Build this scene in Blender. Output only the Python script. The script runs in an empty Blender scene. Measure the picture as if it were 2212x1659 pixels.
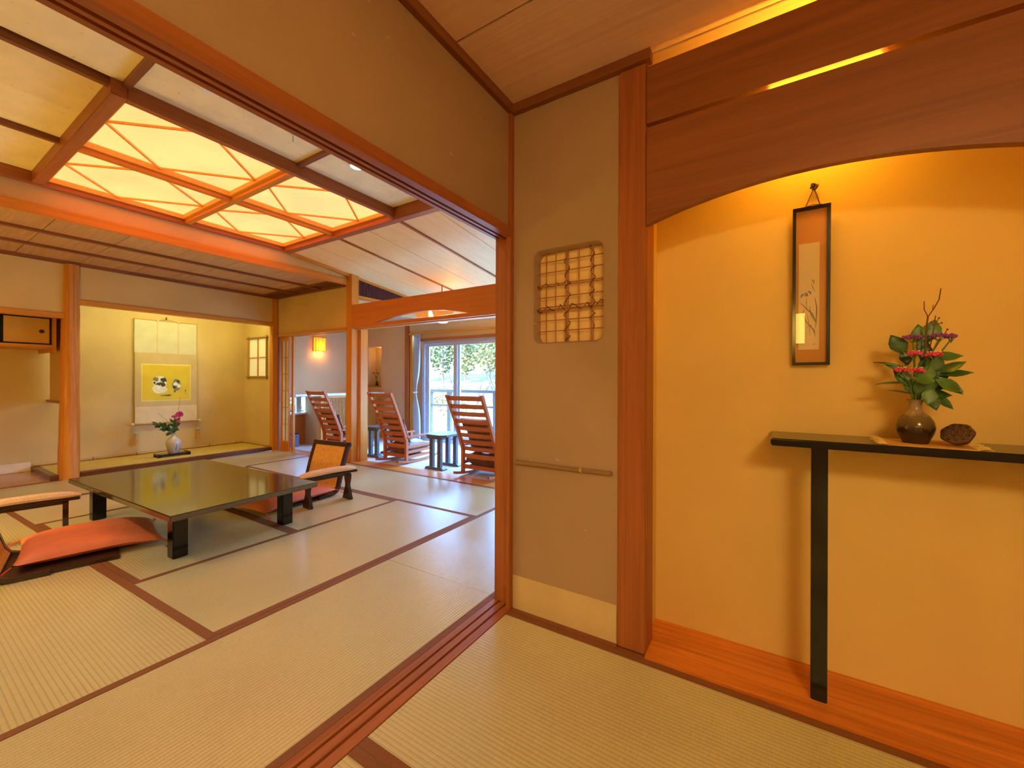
import bpy, bmesh, math, random
from mathutils import Vector, Matrix
random.seed(7)
C = bpy.context.scene.collection
SC = bpy.context.scene
PI = math.pi

# ------------------------------------------------------------------ camera, world, sun, exposure
YAW, ROLL = 0.559, -0.0037
fw = Vector((-math.sin(YAW), math.cos(YAW), 0)); r0 = Vector((math.cos(YAW), math.sin(YAW), 0)); up0 = Vector((0, 0, 1))
rt = (r0*math.cos(ROLL) - up0*math.sin(ROLL)).normalized(); up = rt.cross(fw).normalized()
cd = bpy.data.cameras.new('camera'); cam = bpy.data.objects.new('camera', cd); C.objects.link(cam)
cd.sensor_width = 36; cd.lens = 885/2212*36; cd.shift_y = -7.5/2212; cd.clip_start = 0.02; cd.clip_end = 500
M4 = Matrix((rt, up, -fw)).transposed().to_4x4(); M4.translation = (0, 0, 1.10)
cam.matrix_world = M4
SC.camera = cam
W = bpy.data.worlds.new('world'); SC.world = W; W.use_nodes = True
bg = W.node_tree.nodes['Background']; bg.inputs[0].default_value = (0.20, 0.47, 1.0, 1); bg.inputs[1].default_value = 44.0
sd = bpy.data.lights.new('sun', 'SUN'); sd.energy = 40.0; sd.angle = 0.01; sd.color = (1, .86, .58)
sun = bpy.data.objects.new('sun', sd); C.objects.link(sun); sun.rotation_euler = (math.radians(48), 0, math.radians(-28))
SC.view_settings.view_transform = 'Standard'; SC.view_settings.look = 'None'
SC.view_settings.exposure = 0.0; SC.view_settings.gamma = 1.0; SC.view_settings.use_curve_mapping = False
SC.cycles.use_denoising = True
SC.cycles.max_bounces = 10; SC.cycles.diffuse_bounces = 6; SC.cycles.sample_clamp_indirect = 40

def area(name, loc, tgt, sx, sy, e, col):
    l = bpy.data.lights.new(name, 'AREA'); l.shape = 'RECTANGLE'; l.size = sx; l.size_y = sy; l.energy = e; l.color = col
    o = bpy.data.objects.new(name, l); C.objects.link(o); o.location = loc
    o.rotation_euler = (Vector(tgt)-Vector(loc)).to_track_quat('-Z', 'Y').to_euler(); return o
def point(name, loc, e, col, r=.05):
    l = bpy.data.lights.new(name, 'POINT'); l.energy = e; l.color = col; l.shadow_soft_size = r
    o = bpy.data.objects.new(name, l); C.objects.link(o); o.location = loc; return o
# daylight portal over the big window (sampling guide for the sky only)
pl = area('window_portal', (-3.3, 5.55, 1.0), (-3.3, 4, 1.0), 4.4, 1.9, 1, (1, 1, 1)); pl.data.cycles.is_portal = True
# tube lamps concealed in the alcove and the tokonoma
area('tokonoma_tube', (-6.66, 2.35, 2.12), (-7.35, 2.35, 1.2), 1.7, .05, 14.5, (.95, .88, .26))
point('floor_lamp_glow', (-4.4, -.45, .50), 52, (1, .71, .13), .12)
# ------------------------------------------------------------------ materials
def newmat(name):
    m = bpy.data.materials.new(name); m.use_nodes = True
    nt = m.node_tree; b = nt.nodes['Principled BSDF']
    return m, nt, b
def N(nt, typ, **kw):
    n = nt.nodes.new(typ)
    for k, v in kw.items():
        if k in n.inputs: n.inputs[k].default_value = v
        else: setattr(n, k, v)
    return n
def ramp(nt, fac, stops):
    r = nt.nodes.new('ShaderNodeValToRGB'); e = r.color_ramp.elements
    while len(e) < len(stops): e.new(.5)
    for el, (p, c) in zip(e, stops): el.position = p; el.color = (*c, 1)
    nt.links.new(fac, r.inputs[0]); return r
def coords(nt, scale=(1, 1, 1), loc=(0, 0, 0)):
    t = N(nt, 'ShaderNodeTexCoord'); mp = N(nt, 'ShaderNodeMapping'); mp.inputs['Scale'].default_value = scale; mp.inputs['Location'].default_value = loc
    nt.links.new(t.outputs['Object'], mp.inputs[0]); return mp.outputs[0]
def bump(nt, b, h, s, d=.01):
    n = N(nt, 'ShaderNodeBump', Strength=s, Distance=d); nt.links.new(h, n.inputs['Height']); nt.links.new(n.outputs[0], b.inputs['Normal'])
def plain(name, c, rough=.5, metal=0, spec=.5, var=.12, scale=30):
    m, nt, b = newmat(name)
    n = N(nt, 'ShaderNodeTexNoise', Scale=scale, Detail=3.0); nt.links.new(coords(nt), n.inputs['Vector'])
    c = Vector(c); r = ramp(nt, n.outputs[0], [(.3, c*(1-var)), (.7, c*(1+var))]); nt.links.new(r.outputs[0], b.inputs['Base Color'])
    b.inputs['Roughness'].default_value = rough; b.inputs['Metallic'].default_value = metal; b.inputs['Specular IOR Level'].default_value = spec
    return m
def wood(name, c1, c2, ax, rough=.42, fine=34, bmp=.10, dist=.8, spec=.4):
    m, nt, b = newmat(name)
    s = [fine]*3; s[ax] = 1.1
    n = N(nt, 'ShaderNodeTexNoise', Scale=1.0, Detail=5.0, Roughness=.62, Distortion=dist); nt.links.new(coords(nt, s), n.inputs['Vector'])
    s2 = [fine*6]*3; s2[ax] = 3
    n2 = N(nt, 'ShaderNodeTexNoise', Scale=1.0, Detail=2.0); nt.links.new(coords(nt, s2), n2.inputs['Vector'])
    mx = N(nt, 'ShaderNodeMath', operation='MULTIPLY_ADD'); nt.links.new(n2.outputs[0], mx.inputs[0]); mx.inputs[1].default_value = .25; nt.links.new(n.outputs[0], mx.inputs[2])
    r = ramp(nt, mx.outputs[0], [(.40, c1), (.80, c2)]); nt.links.new(r.outputs[0], b.inputs['Base Color'])
    b.inputs['Roughness'].default_value = rough; b.inputs['Specular IOR Level'].default_value = spec
    bump(nt, b, mx.outputs[0], bmp, .004); return m
def plaster(name, c, var=.10, grain=420, chips=True, bmp=.25):
    m, nt, b = newmat(name); c = Vector(c)
    n = N(nt, 'ShaderNodeTexNoise', Scale=2.2, Detail=4.0); v = coords(nt); nt.links.new(v, n.inputs['Vector'])
    r = ramp(nt, n.outputs[0], [(.3, c*(1-var)), (.7, c*(1+var))]); out = r.outputs[0]
    g = N(nt, 'ShaderNodeTexNoise', Scale=grain, Detail=2.0); nt.links.new(v, g.inputs['Vector'])
    if chips:
        k = N(nt, 'ShaderNodeTexNoise', Scale=26.0, Detail=2.0); nt.links.new(coords(nt, (.6, .6, 1.3)), k.inputs['Vector'])
        kr = ramp(nt, k.outputs[0], [(.755, (0, 0, 0)), (.78, (.55, .55, .55))])
        mx = N(nt, 'ShaderNodeMix', data_type='RGBA'); nt.links.new(kr.outputs[0], mx.inputs['Factor']); nt.links.new(out, mx.inputs['A']); mx.inputs['B'].default_value = (*(c*1.5+Vector((.08, .07, .04))), 1); out = mx.outputs['Result']
    nt.links.new(out, b.inputs['Base Color']); b.inputs['Roughness'].default_value = .92; b.inputs['Specular IOR Level'].default_value = .15
    bump(nt, b, g.outputs[0], bmp, .004); return m
def tatami(name, ax, c=(.56, .50, .27)):
    # ax: direction of the ribs (0 = x, 1 = y)
    m, nt, b = newmat(name); c = Vector(c)
    t = N(nt, 'ShaderNodeTexCoord'); sp = N(nt, 'ShaderNodeSeparateXYZ'); nt.links.new(t.outputs['Object'], sp.inputs[0])
    across = sp.outputs[1 if ax == 0 else 0]
    k = N(nt, 'ShaderNodeMath', operation='MULTIPLY'); nt.links.new(across, k.inputs[0]); k.inputs[1].default_value = 2*PI/.0158
    s = N(nt, 'ShaderNodeMath', operation='SINE'); nt.links.new(k.outputs[0], s.inputs[0])
    r = ramp(nt, s.outputs[0], [(0.0, c*1.04), (.55, c), (.93, c*.80), (1.0, c*.74)])
    s2 = [2, 2, 1]; s2[0 if ax == 0 else 1] = 420; s2[1 if ax == 0 else 0] = 25
    n = N(nt, 'ShaderNodeTexNoise', Scale=1.0, Detail=2.0); nt.links.new(coords(nt, s2), n.inputs['Vector'])
    r2 = ramp(nt, n.outputs[0], [(.3, (.88, .87, .84)), (.7, (1.06, 1.06, 1.04))])
    n3 = N(nt, 'ShaderNodeTexNoise', Scale=1.6, Detail=3.0); nt.links.new(t.outputs['Object'], n3.inputs['Vector'])
    r3 = ramp(nt, n3.outputs[0], [(.3, (.92, .91, .88)), (.7, (1.05, 1.05, 1.05))])
    m1 = N(nt, 'ShaderNodeMix', data_type='RGBA', blend_type='MULTIPLY'); m1.inputs['Factor'].default_value = 1; nt.links.new(r.outputs[0], m1.inputs['A']); nt.links.new(r2.outputs[0], m1.inputs['B'])
    m2 = N(nt, 'ShaderNodeMix', data_type='RGBA', blend_type='MULTIPLY'); m2.inputs['Factor'].default_value = 1; nt.links.new(m1.outputs['Result'], m2.inputs['A']); nt.links.new(r3.outputs[0], m2.inputs['B'])
    nt.links.new(m2.outputs['Result'], b.inputs['Base Color'])
    b.inputs['Roughness'].default_value = .30; b.inputs['Specular IOR Level'].default_value = .9
    neg = N(nt, 'ShaderNodeMath', operation='MULTIPLY'); nt.links.new(s.outputs[0], neg.inputs[0]); neg.inputs[1].default_value = -.5
    bump(nt, b, neg.outputs[0], .26, .002); return m
def emit(name, c, s, mottled=0):
    m, nt, b = newmat(name)
    b.inputs['Base Color'].default_value = (*c, 1); b.inputs['Emission Strength'].default_value = s; b.inputs['Roughness'].default_value = .8
    if mottled:
        n = N(nt, 'ShaderNodeTexNoise', Scale=2.5, Detail=1.0); nt.links.new(coords(nt), n.inputs['Vector'])
        r = ramp(nt, n.outputs[0], [(.35, Vector(c)*(1-mottled)), (.65, Vector(c)*(1+mottled))]); nt.links.new(r.outputs[0], b.inputs['Emission Color'])
    else: b.inputs['Emission Color'].default_value = (*c, 1)
    return m
def paper(name, c, specks=0, trans=.0):
    m, nt, b = newmat(name); c = Vector(c)
    n = N(nt, 'ShaderNodeTexNoise', Scale=7.0, Detail=3.0); nt.links.new(coords(nt), n.inputs['Vector'])
    r = ramp(nt, n.outputs[0], [(.3, c*.93), (.7, c*1.05)]); out = r.outputs[0]
    if specks:
        k = N(nt, 'ShaderNodeTexNoise', Scale=55.0, Detail=1.0); nt.links.new(coords(nt, (1, .8, 1)), k.inputs['Vector'])
        kr = ramp(nt, k.outputs[0], [(.71, (0, 0, 0)), (.75, (specks,)*3)])
        mx = N(nt, 'ShaderNodeMix', data_type='RGBA'); nt.links.new(kr.outputs[0], mx.inputs['Factor']); nt.links.new(out, mx.inputs['A']); mx.inputs['B'].default_value = (*(c*.45), 1); out = mx.outputs['Result']
    nt.links.new(out, b.inputs['Base Color']); b.inputs['Roughness'].default_value = .9; b.inputs['Specular IOR Level'].default_value = .1
    if trans:
        tr = N(nt, 'ShaderNodeBsdfTranslucent'); nt.links.new(out, tr.inputs[0])
        ms = N(nt, 'ShaderNodeMixShader'); ms.inputs[0].default_value = trans; nt.links.new(b.outputs[0], ms.inputs[1]); nt.links.new(tr.outputs[0], ms.inputs[2])
        nt.links.new(ms.outputs[0], nt.nodes['Material Output'].inputs[0])
    return m
def glass(name, tint=(1, 1, 1)):
    m, nt, b = newmat(name)
    tr = N(nt, 'ShaderNodeBsdfTransparent'); tr.inputs[0].default_value = (*tint, 1)
    gl = N(nt, 'ShaderNodeBsdfGlossy', Roughness=.0); lw = N(nt, 'ShaderNodeLayerWeight', Blend=.5); pw = N(nt, 'ShaderNodeMath', operation='POWER'); nt.links.new(lw.outputs['Facing'], pw.inputs[0]); pw.inputs[1].default_value = 4.5; fr = N(nt, 'ShaderNodeMath', operation='MULTIPLY_ADD'); nt.links.new(pw.outputs[0], fr.inputs[0]); fr.inputs[1].default_value = .9; fr.inputs[2].default_value = .035
    ms = N(nt, 'ShaderNodeMixShader'); nt.links.new(fr.outputs[0], ms.inputs[0]); nt.links.new(tr.outputs[0], ms.inputs[1]); nt.links.new(gl.outputs[0], ms.inputs[2])
    nt.links.new(ms.outputs[0], nt.nodes['Material Output'].inputs[0]); return m

REDW = ((.26, .072, .018), (.40, .125, .033))
ORW = ((.50, .185, .018), (.66, .27, .030))
WX, WY, WZ = (wood('red_cedar_'+'xyz'[a], *REDW, a) for a in range(3))
OX, OY, OZ = (wood('orange_cedar_'+'xyz'[a], *ORW, a) for a in range(3))
DKX, DKY = (wood('brown_batten_'+'xy'[a], (.18, .055, .018), (.26, .085, .027), a) for a in range(2))
KEY = wood('kerb_board', (.42, .095, .010), (.80, .26, .035), 0, rough=.28, fine=22, dist=1.4, spec=.5)
BRD = wood('arch_board', (.20, .060, .015), (.30, .092, .023), 0, rough=.45, fine=26)
ARB = wood('arch_beam', (.47, .150, .025), (.58, .195, .035), 0, rough=.45, fine=26)
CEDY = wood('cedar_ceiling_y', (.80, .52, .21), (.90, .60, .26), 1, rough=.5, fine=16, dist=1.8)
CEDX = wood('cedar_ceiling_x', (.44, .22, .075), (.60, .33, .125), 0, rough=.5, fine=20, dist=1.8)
ENTC = wood('entry_ceiling', (.70, .47, .40), (.80, .56, .48), 0, rough=.7, fine=60, bmp=.25)
ROCK = wood('rocker_teak', (.36, .095, .03), (.52, .16, .055), 0, rough=.4, fine=40)
CABW = wood('cabinet_wood', (.42, .12, .022), (.56, .18, .035), 2, rough=.4)
LACQ = plain('black_lacquer', (.005, .0045, .004), rough=.13, spec=.5, var=.2)
TABLE = plain('brown_black_lacquer', (.045, .028, .012), rough=.10, spec=1.0, var=.15); TABLE.node_tree.nodes['Principled BSDF'].inputs['IOR'].default_value = 1.8
DKW = wood('dark_chair_wood', (.030, .013, .008), (.055, .024, .014), 2, rough=.28)
PLE = plaster('sand_plaster_entry', (.40, .262, .165), var=.06)
PLM = plaster('sand_plaster_main', (.66, .45, .17), var=.06, bmp=.15)
PLS = plaster('sand_plaster_sunroom', (.60, .42, .24), var=.04, chips=False, bmp=.1)
PLT = plaster('tokonoma_plaster', (.62, .46, .22), var=.07, bmp=.2)
PAPB = paper('base_paper', (.62, .46, .24))
PAPW = paper('white_base_paper', (.78, .66, .52))
WASHI = paper('ceiling_washi', (.88, .74, .42), specks=.35)
SHOJI = paper('shoji_paper', (.80, .76, .62), trans=.35)
KRAFT = paper('reed_window_paper', (.86, .60, .27))
ALCW = plaster('woven_wallpaper', (.74, .50, .17), var=.04, grain=150, chips=False, bmp=.12)
TX, TY = tatami('tatami_ribs_x', 0), tatami('tatami_ribs_y', 1)
TOKM = plain('tokonoma_mat', (.60, .45, .12), rough=.6)
HERI = plain('tatami_border_cloth', (.21, .072, .018), rough=.8, scale=200)
BAMB = wood('bamboo', (.46, .28, .10), (.60, .38, .15), 1, rough=.4)
REED = wood('reed', (.30, .11, .03), (.45, .19, .06), 2, rough=.6)
VINE = plain('vine', (.045, .022, .014), rough=.8)
CARPET = plain('sunroom_carpet', (.62, .60, .62), rough=.9, scale=300)
SILV = plain('aluminium_frame', (.50, .52, .56), rough=.4, metal=.6)
ALU2 = plain('rail_grey', (.13, .115, .10), rough=.5, spec=.2)
GLASS = glass('window_glass')
STONE = plain('grey_slate_lacquer', (.10, .115, .14), rough=.3, var=.2)
MAR = plain('vent_maroon', (.13, .045, .05), rough=.6)
WHITE = plain('white_plastic', (.80, .78, .72), rough=.5, var=.03)
COUNT = plain('white_counter', (.72, .70, .72), rough=.35, var=.04)
LEATH = plain('brown_leather', (.22, .09, .055), rough=.38, var=.25, scale=14)
REDC = plain('red_cushion_silk', (.66, .17, .065), rough=.55, var=.10, scale=9)
TASS = plain('red_tassel', (.70, .05, .03), rough=.6)
GOLDF = plain('gold_fabric', (.62, .33, .07), rough=.75, var=.12, scale=40)
LAT = wood('lattice_cedar_lit', (.78, .36, .05), (.90, .46, .08), 0, rough=.5)  # wood lightened to stand in for light glowing through the thin slats
GOLDP = paper('gold_door_paper', (.60, .33, .07))
BEIGF = plain('beige_velvet', (.66, .46, .27), rough=.9, var=.12, scale=90)
SHADE = paper('lantern_paper', (.95, .62, .16), trans=.75)
_b = SHADE.node_tree.nodes['Principled BSDF']; _b.inputs['Emission Color'].default_value = (1, .42, .02, 1); _b.inputs['Emission Strength'].default_value = 1.6
SHADEB = emit('lantern_bulb', (1, .85, .5), 40)
PEND = wood('woven_shade', (.50, .22, .07), (.65, .32, .11), 0, rough=.6, fine=120)
_b = PEND.node_tree.nodes['Principled BSDF']; _b.inputs['Emission Color'].default_value = (1, .34, .05, 1); _b.inputs['Emission Strength'].default_value = .55
PANEL = emit('lit_ceiling_paper', (2.9, .72, .22), 1.0, .08); PANEL.node_tree.nodes['Principled BSDF'].inputs['Base Color'].default_value = (.2, .17, .12, 1)
LEAFM = plain('leaf_green', (.035, .095, .018), rough=.35, var=.5, scale=18)
LEAFB = plain('leaf_light', (.09, .20, .03), rough=.4, var=.4, scale=18)
PURP = plain('purple_blossom', (.26, .05, .36), rough=.8, var=.3, scale=200)
PINK = plain('pink_blossom', (.72, .06, .20), rough=.8, var=.3, scale=200)
CREAM = plain('cream_floret', (.8, .7, .4), rough=.8)
STEM = plain('stem_green', (.10, .17, .03), rough=.5)
TWIG = plain('twig', (.16, .065, .03), rough=.8)
FRNG = plain('straw_fringe', (.80, .56, .16), rough=.8)
MATC = plain('woven_straw_cloth', (.60, .32, .08), rough=.8, scale=200)
# ------------------------------------------------------------------ mesh helpers
class B:
    def __init__(s): s.b = bmesh.new()
    def box(s, x0, x1, y0, y1, z0, z1, bev=0, M=None):
        v = [s.b.verts.new((x, y, z)) for x in (x0, x1) for y in (y0, y1) for z in (z0, z1)]
        if M is not None:
            for q in v: q.co = M @ q.co
        f = [(0, 1, 3, 2), (4, 6, 7, 5), (0, 4, 5, 1), (2, 3, 7, 6), (0, 2, 6, 4), (1, 5, 7, 3)]
        fs = [s.b.faces.new([v[i] for i in q]) for q in f]
        if bev:
            es = list({e for q in fs for e in q.edges}); bmesh.ops.bevel(s.b, geom=es, offset=bev, segments=2, affect='EDGES')
        return s
    def bar(s, p, q, w, h, bev=0, upv=(0, 0, 1)):
        p, q = Vector(p), Vector(q); d = q-p; L = d.length; d.normalize(); u = Vector(upv)
        if abs(d.dot(u)) > .98: u = Vector((0, 1, 0))
        x = d.cross(u).normalized(); z = x.cross(d)
        M = Matrix((x, d, z)).transposed().to_4x4(); M.translation = p
        return s.box(-w/2, w/2, 0, L, -h/2, h/2, bev, M)
    def tube(s, pts, r, n=8, cap=True):
        pts = [Vector(p) for p in pts]; R = r if hasattr(r, '__len__') else [r]*len(pts); rings = []
        a = None
        for i, p in enumerate(pts):
            d = (pts[min(i+1, len(pts)-1)]-pts[max(i-1, 0)]).normalized()
            if a is None: a = d.orthogonal().normalized()
            else: a = (a-d*a.dot(d)).normalized()
            c = d.cross(a)
            rings.append([s.b.verts.new(p+(a*math.cos(2*PI*k/n)+c*math.sin(2*PI*k/n))*R[i]) for k in range(n)])
        for A, Bq in zip(rings, rings[1:]):
            for k in range(n): s.b.faces.new((A[k], A[(k+1) % n], Bq[(k+1) % n], Bq[k]))
        if cap: s.b.faces.new(rings[0][::-1]); s.b.faces.new(rings[-1])
        return s
    def lathe(s, prof, c=(0, 0, 0), n=28, cap=True):
        rings = [[s.b.verts.new((c[0]+r*math.cos(2*PI*k/n), c[1]+r*math.sin(2*PI*k/n), c[2]+z)) for k in range(n)] for r, z in prof]
        for A, Bq in zip(rings, rings[1:]):
            for k in range(n): s.b.faces.new((A[k], A[(k+1) % n], Bq[(k+1) % n], Bq[k]))
        if cap: s.b.faces.new(rings[0][::-1]); s.b.faces.new(rings[-1])
        return s
    def prism(s, pts, ax, a0, a1):
        # pts: 2D in the two remaining axes in order
        def P(p, a):
            q = list(p); q.insert(ax, a); return q
        lo = [s.b.verts.new(P(p, a0)) for p in pts]; hi = [s.b.verts.new(P(p, a1)) for p in pts]; n = len(pts)
        for i in range(n): s.b.faces.new((lo[i], lo[(i+1) % n], hi[(i+1) % n], hi[i]))
        s.b.faces.new(lo[::-1]); s.b.faces.new(hi); return s
    def holed(s, outer, inner, ax, a0, a1, flare=None, fd=0):
        # plate with one hole; optional flared (rounded) mouth on the a0 face
        def P(p, a):
            q = list(p); q.insert(ax, a); return q
        loops = []
        for a, inn in ((a0, flare or inner), (a1, inner)):
            o = [s.b.verts.new(P(p, a)) for p in outer]; i = [s.b.verts.new(P(p, a)) for p in inn]
            es = [s.b.edges.new((L[k], L[(k+1) % len(L)])) for L in (o, i) for k in range(len(L))]
            bmesh.ops.triangle_fill(s.b, edges=es, use_beauty=True); loops.append((o, i))
        (o0, i0), (o1, i1) = loops
        for k in range(len(o0)): s.b.faces.new((o0[k], o0[(k+1) % len(o0)], o1[(k+1) % len(o0)], o1[k]))
        if flare:
            m = [s.b.verts.new(P(((f[0]+3*g[0])/4, (f[1]+3*g[1])/4), a0+fd*.35)) for f, g in zip(flare, inner)]
            m2 = [s.b.verts.new(P(g, a0+fd)) for g in inner]; seq = [i0, m, m2, i1]
        else: seq = [i0, i1]
        for A, Bq in zip(seq, seq[1:]):
            for k in range(len(A)): s.b.faces.new((A[k], Bq[k], Bq[(k+1) % len(A)], A[(k+1) % len(A)]))
        return s
    def quad(s, a, b, c, d): s.b.faces.new([s.b.verts.new(p) for p in (a, b, c, d)]); return s
    def slab(s, cs, z0, z1):
        return s.prism([(c[0], c[1]) for c in cs], 2, z0, z1)
    def ball(s, c, r, seg=10, sc=(1, 1, 1)):
        M = Matrix.Translation(c) @ Matrix.Diagonal((*sc, 1)); bmesh.ops.create_uvsphere(s.b, u_segments=seg, v_segments=max(5, seg*2//3), radius=r, matrix=M); return s
    def leaf(s, base, d, L, wd, nrm=(0, 0, 1), curl=.2):
        d = Vector(d).normalized(); nrm = Vector(nrm); side = d.cross(nrm)
        if side.length < .05: side = d.orthogonal()
        side.normalize(); nn = side.cross(d).normalized(); base = Vector(base); rows = []
        for t, w in ((0, .08), (.2, .62), (.42, 1), (.65, .85), (.85, .42), (1, .03)):
            p = base+d*L*t-nn*curl*L*t*t
            rows.append([s.b.verts.new(p+side*wd*.5*w*k+nn*(abs(k)*.10*wd)) for k in (-1, 0, 1)])
        for A, Bq in zip(rows, rows[1:]):
            for k in range(2): s.b.faces.new((A[k], A[k+1], Bq[k+1], Bq[k]))
        return s
    def build(s, name, mat, parent=None, smooth=False, local=False):
        bmesh.ops.recalc_face_normals(s.b, faces=s.b.faces)
        me = bpy.data.meshes.new(name); s.b.to_mesh(me); s.b.free(); me.materials.append(mat)
        if smooth:
            for p in me.polygons: p.use_smooth = True
            try: me.set_sharp_from_angle(angle=math.radians(40))
            except Exception: pass
        o = bpy.data.objects.new(name, me); C.objects.link(o)
        if parent is not None:
            o.parent = parent
            if not local:
                T = Matrix.Identity(4); p = parent
                while p is not None:
                    T = p.matrix_parent_inverse @ p.matrix_basis @ T if False else (p.matrix_parent_inverse @ p.matrix_basis) @ T; p = p.parent
                o.matrix_parent_inverse = T.inverted()
        return o
def BX(*a, **k): return B().box(*a, **k)
def tag(o, label, cat, group=None, kind=None):
    o['label'] = label; o['category'] = cat
    if group: o['group'] = group
    if kind: o['kind'] = kind
    return o
def thing(name, label, cat, loc=(0, 0, 0), rz=0, group=None):
    o = bpy.data.objects.new(name, None); C.objects.link(o); o.empty_display_size = .05
    o.location = loc; o.rotation_euler = (0, 0, rz); return tag(o, label, cat, group)
def struct(o, label, cat): return tag(o, label, cat, kind='structure')
def sempty(name, label, cat, loc=(0, 0, 0)):
    return tag(thing(name, label, cat, loc), label, cat, kind='structure')
def place(o, parent, loc):
    # linked copy of a part at another spot
    c = o.copy(); C.objects.link(c); c.parent = parent; c.location = Vector(o.location)+Vector(loc); return c
# ------------------------------------------------------------------ floors
fl = struct(BX(-7.6, 1.7, -2.2, 5.56, -.12, -.052).build('floor', plain('subfloor', (.2, .15, .1))), 'tatami floor of both rooms with brown cloth borders', 'floor')
def mat_(cs, ax, borders, hw=.034):
    """cs: corners (x0y0, x1y0, x1y1, x0y1); ax: rib and border direction"""
    m = B().slab(cs, -.05, 0).build('tatami_mat', TX if ax == 0 else TY, fl)
    a, b, c, d = [Vector((*p, 0)) for p in cs]
    for side in borders:
        if side == 's': P = (a, b, b+(c-b).normalized()*hw, a+(d-a).normalized()*hw)
        elif side == 'n': P = (d+(a-d).normalized()*hw, c+(b-c).normalized()*hw, c, d)
        elif side == 'w': P = (a, a+(b-a).normalized()*hw, d+(c-d).normalized()*hw, d)
        else: P = (b+(a-b).normalized()*hw, b, c, c+(d-c).normalized()*hw)
        B().slab(P, .0004, .0022).build('border', HERI, m)
yb = lambda x: .825-.0415*(-2.0-x)
G = .0012
def R(x0, x1, y0, y1): return [(x0+G, y0+G), (x1-G, y0+G), (x1-G, y1-G), (x0+G, y1-G)]
def Q(x0, x1, lo, hi):
    f = lambda g, x: g(x) if callable(g) else g
    return [(x0+G, f(lo, x0)+G), (x1-G, f(lo, x1)+G), (x1-G, f(hi, x1)-G), (x0+G, f(hi, x0)-G)]
mat_(R(-2.005, -1.17, 1.73, 3.47), 1, 'we'); mat_(R(-2.005, -1.17, -.02, 1.73), 1, 'we'); mat_(R(-2.005, -1.17, -1.05, -.02), 1, 'we')
mat_(Q(-2.91, -2.005, yb, 2.63), 1, 'we')
mat_(Q(-3.86, -2.005, -.12, yb), 0, 'sn', .04); mat_(Q(-5.70, -3.86, -.12, yb), 0, 'sn', .04); mat_(Q(-6.52, -5.70, -.12, yb), 1, 'we')
mat_(Q(-6.52, -2.005, -1.05, -.12), 0, 'sn')
mat_(Q(-4.65, -2.91, yb, 1.675), 0, 'sn'); mat_(R(-4.65, -2.91, 1.675, 2.61), 0, 'sn')
mat_(Q(-5.53, -4.65, yb, 2.61), 1, 'we'); mat_(Q(-6.52, -5.53, yb, 2.61), 1, 'we')
mat_([(-3.80, 2.612), (-2.006, 2.632), (-2.006, 3.465), (-3.80, 3.465)], 0, 'sn'); mat_(R(-5.59, -3.80, 2.61, 3.466), 0, 'sn'); mat_(R(-6.52, -5.59, 2.61, 3.466), 1, 'e')
mat_(R(-1.045, .86, .80, 1.655), 0, 'sn'); mat_(R(-1.045, .86, -.08, .80), 0, 'sn'); mat_(R(.86, 1.6, -.08, 1.655), 1, 'we')
mat_(R(-1.045, .30, -2.05, -.08), 1, 'we'); mat_(R(.30, 1.6, -2.05, -.08), 1, 'we')
# threshold with two grooves
t = sempty('trim_1', 'grooved wooden threshold between the two tatami rooms', 'threshold', (-1.11, .3, 0))
BX(-1.17, -1.046, -2.05, 1.70, -.05, -.008).build('groove_bed', DKY, t)
for a, b in ((-1.085, -1.046), (-1.128, -1.095), (-1.17, -1.138)): BX(a, b, -2.05, 1.70, -.008, .003, bev=.001).build('rail', WY, t)
# sill to the sunroom
s = sempty('trim_2', 'wide wooden sill between tatami room and sunroom', 'sill', (-3.8, 3.57, 0))
BX(-6.5, -1.1, 3.47, 3.53, -.05, .003).build('plank', OX, s); BX(-6.5, -1.1, 3.532, 3.59, -.05, .003).build('plank', OX, s); BX(-6.5, -1.1, 3.592, 3.68, -.05, .001).build('plank', OX, s)
struct(BX(-6.78, -1.1, 3.68, 5.4, -.05, 0).build('floor.001', CARPET), 'pale carpet of the sunroom floor', 'floor')
# ------------------------------------------------------------------ opening between rooms
k = sempty('trim_3', 'grooved wooden head beam above the wide opening', 'lintel', (-1.11, .3, 1.8))
BX(-1.166, -1.045, -2.05, 1.70, 1.818, 1.834).build('head_board', WY, k)
for a, b, z0 in ((-1.078, -1.045, 1.790), (-1.121, -1.107, 1.800), (-1.166, -1.147, 1.8085)): BX(a, b, -2.05, 1.70, z0, 1.818).build('rail', WY, k)
struct(BX(-1.15, -1.06, -2.05, 1.69, 1.832, 2.95).build('wall_opening', PLE), 'brown sand plaster wall above the wide opening', 'wall')
p = struct(BX(-1.165, -1.07, 1.701, 1.80, 0, 1.832, bev=.003).build('trim_4', WZ), 'reddish cedar post at the end of the opening', 'post')
struct(BX(-1.068, -1.046, 1.655, 1.70, .003, 2.38, bev=.002).build('trim_5', WZ), 'slim dark corner strip beside the opening post', 'corner strip')
struct(BX(-1.062, -1.035, -2.05, 1.66, 2.378, 2.42).build('trim_6', DKY), 'ceiling trim running above the opening wall', 'trim')
struct(BX(-1.046, -.40, 1.657, 1.70, 2.378, 2.42).build('trim_7', DKX), 'ceiling trim above the wall with the reed window', 'trim')
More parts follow.
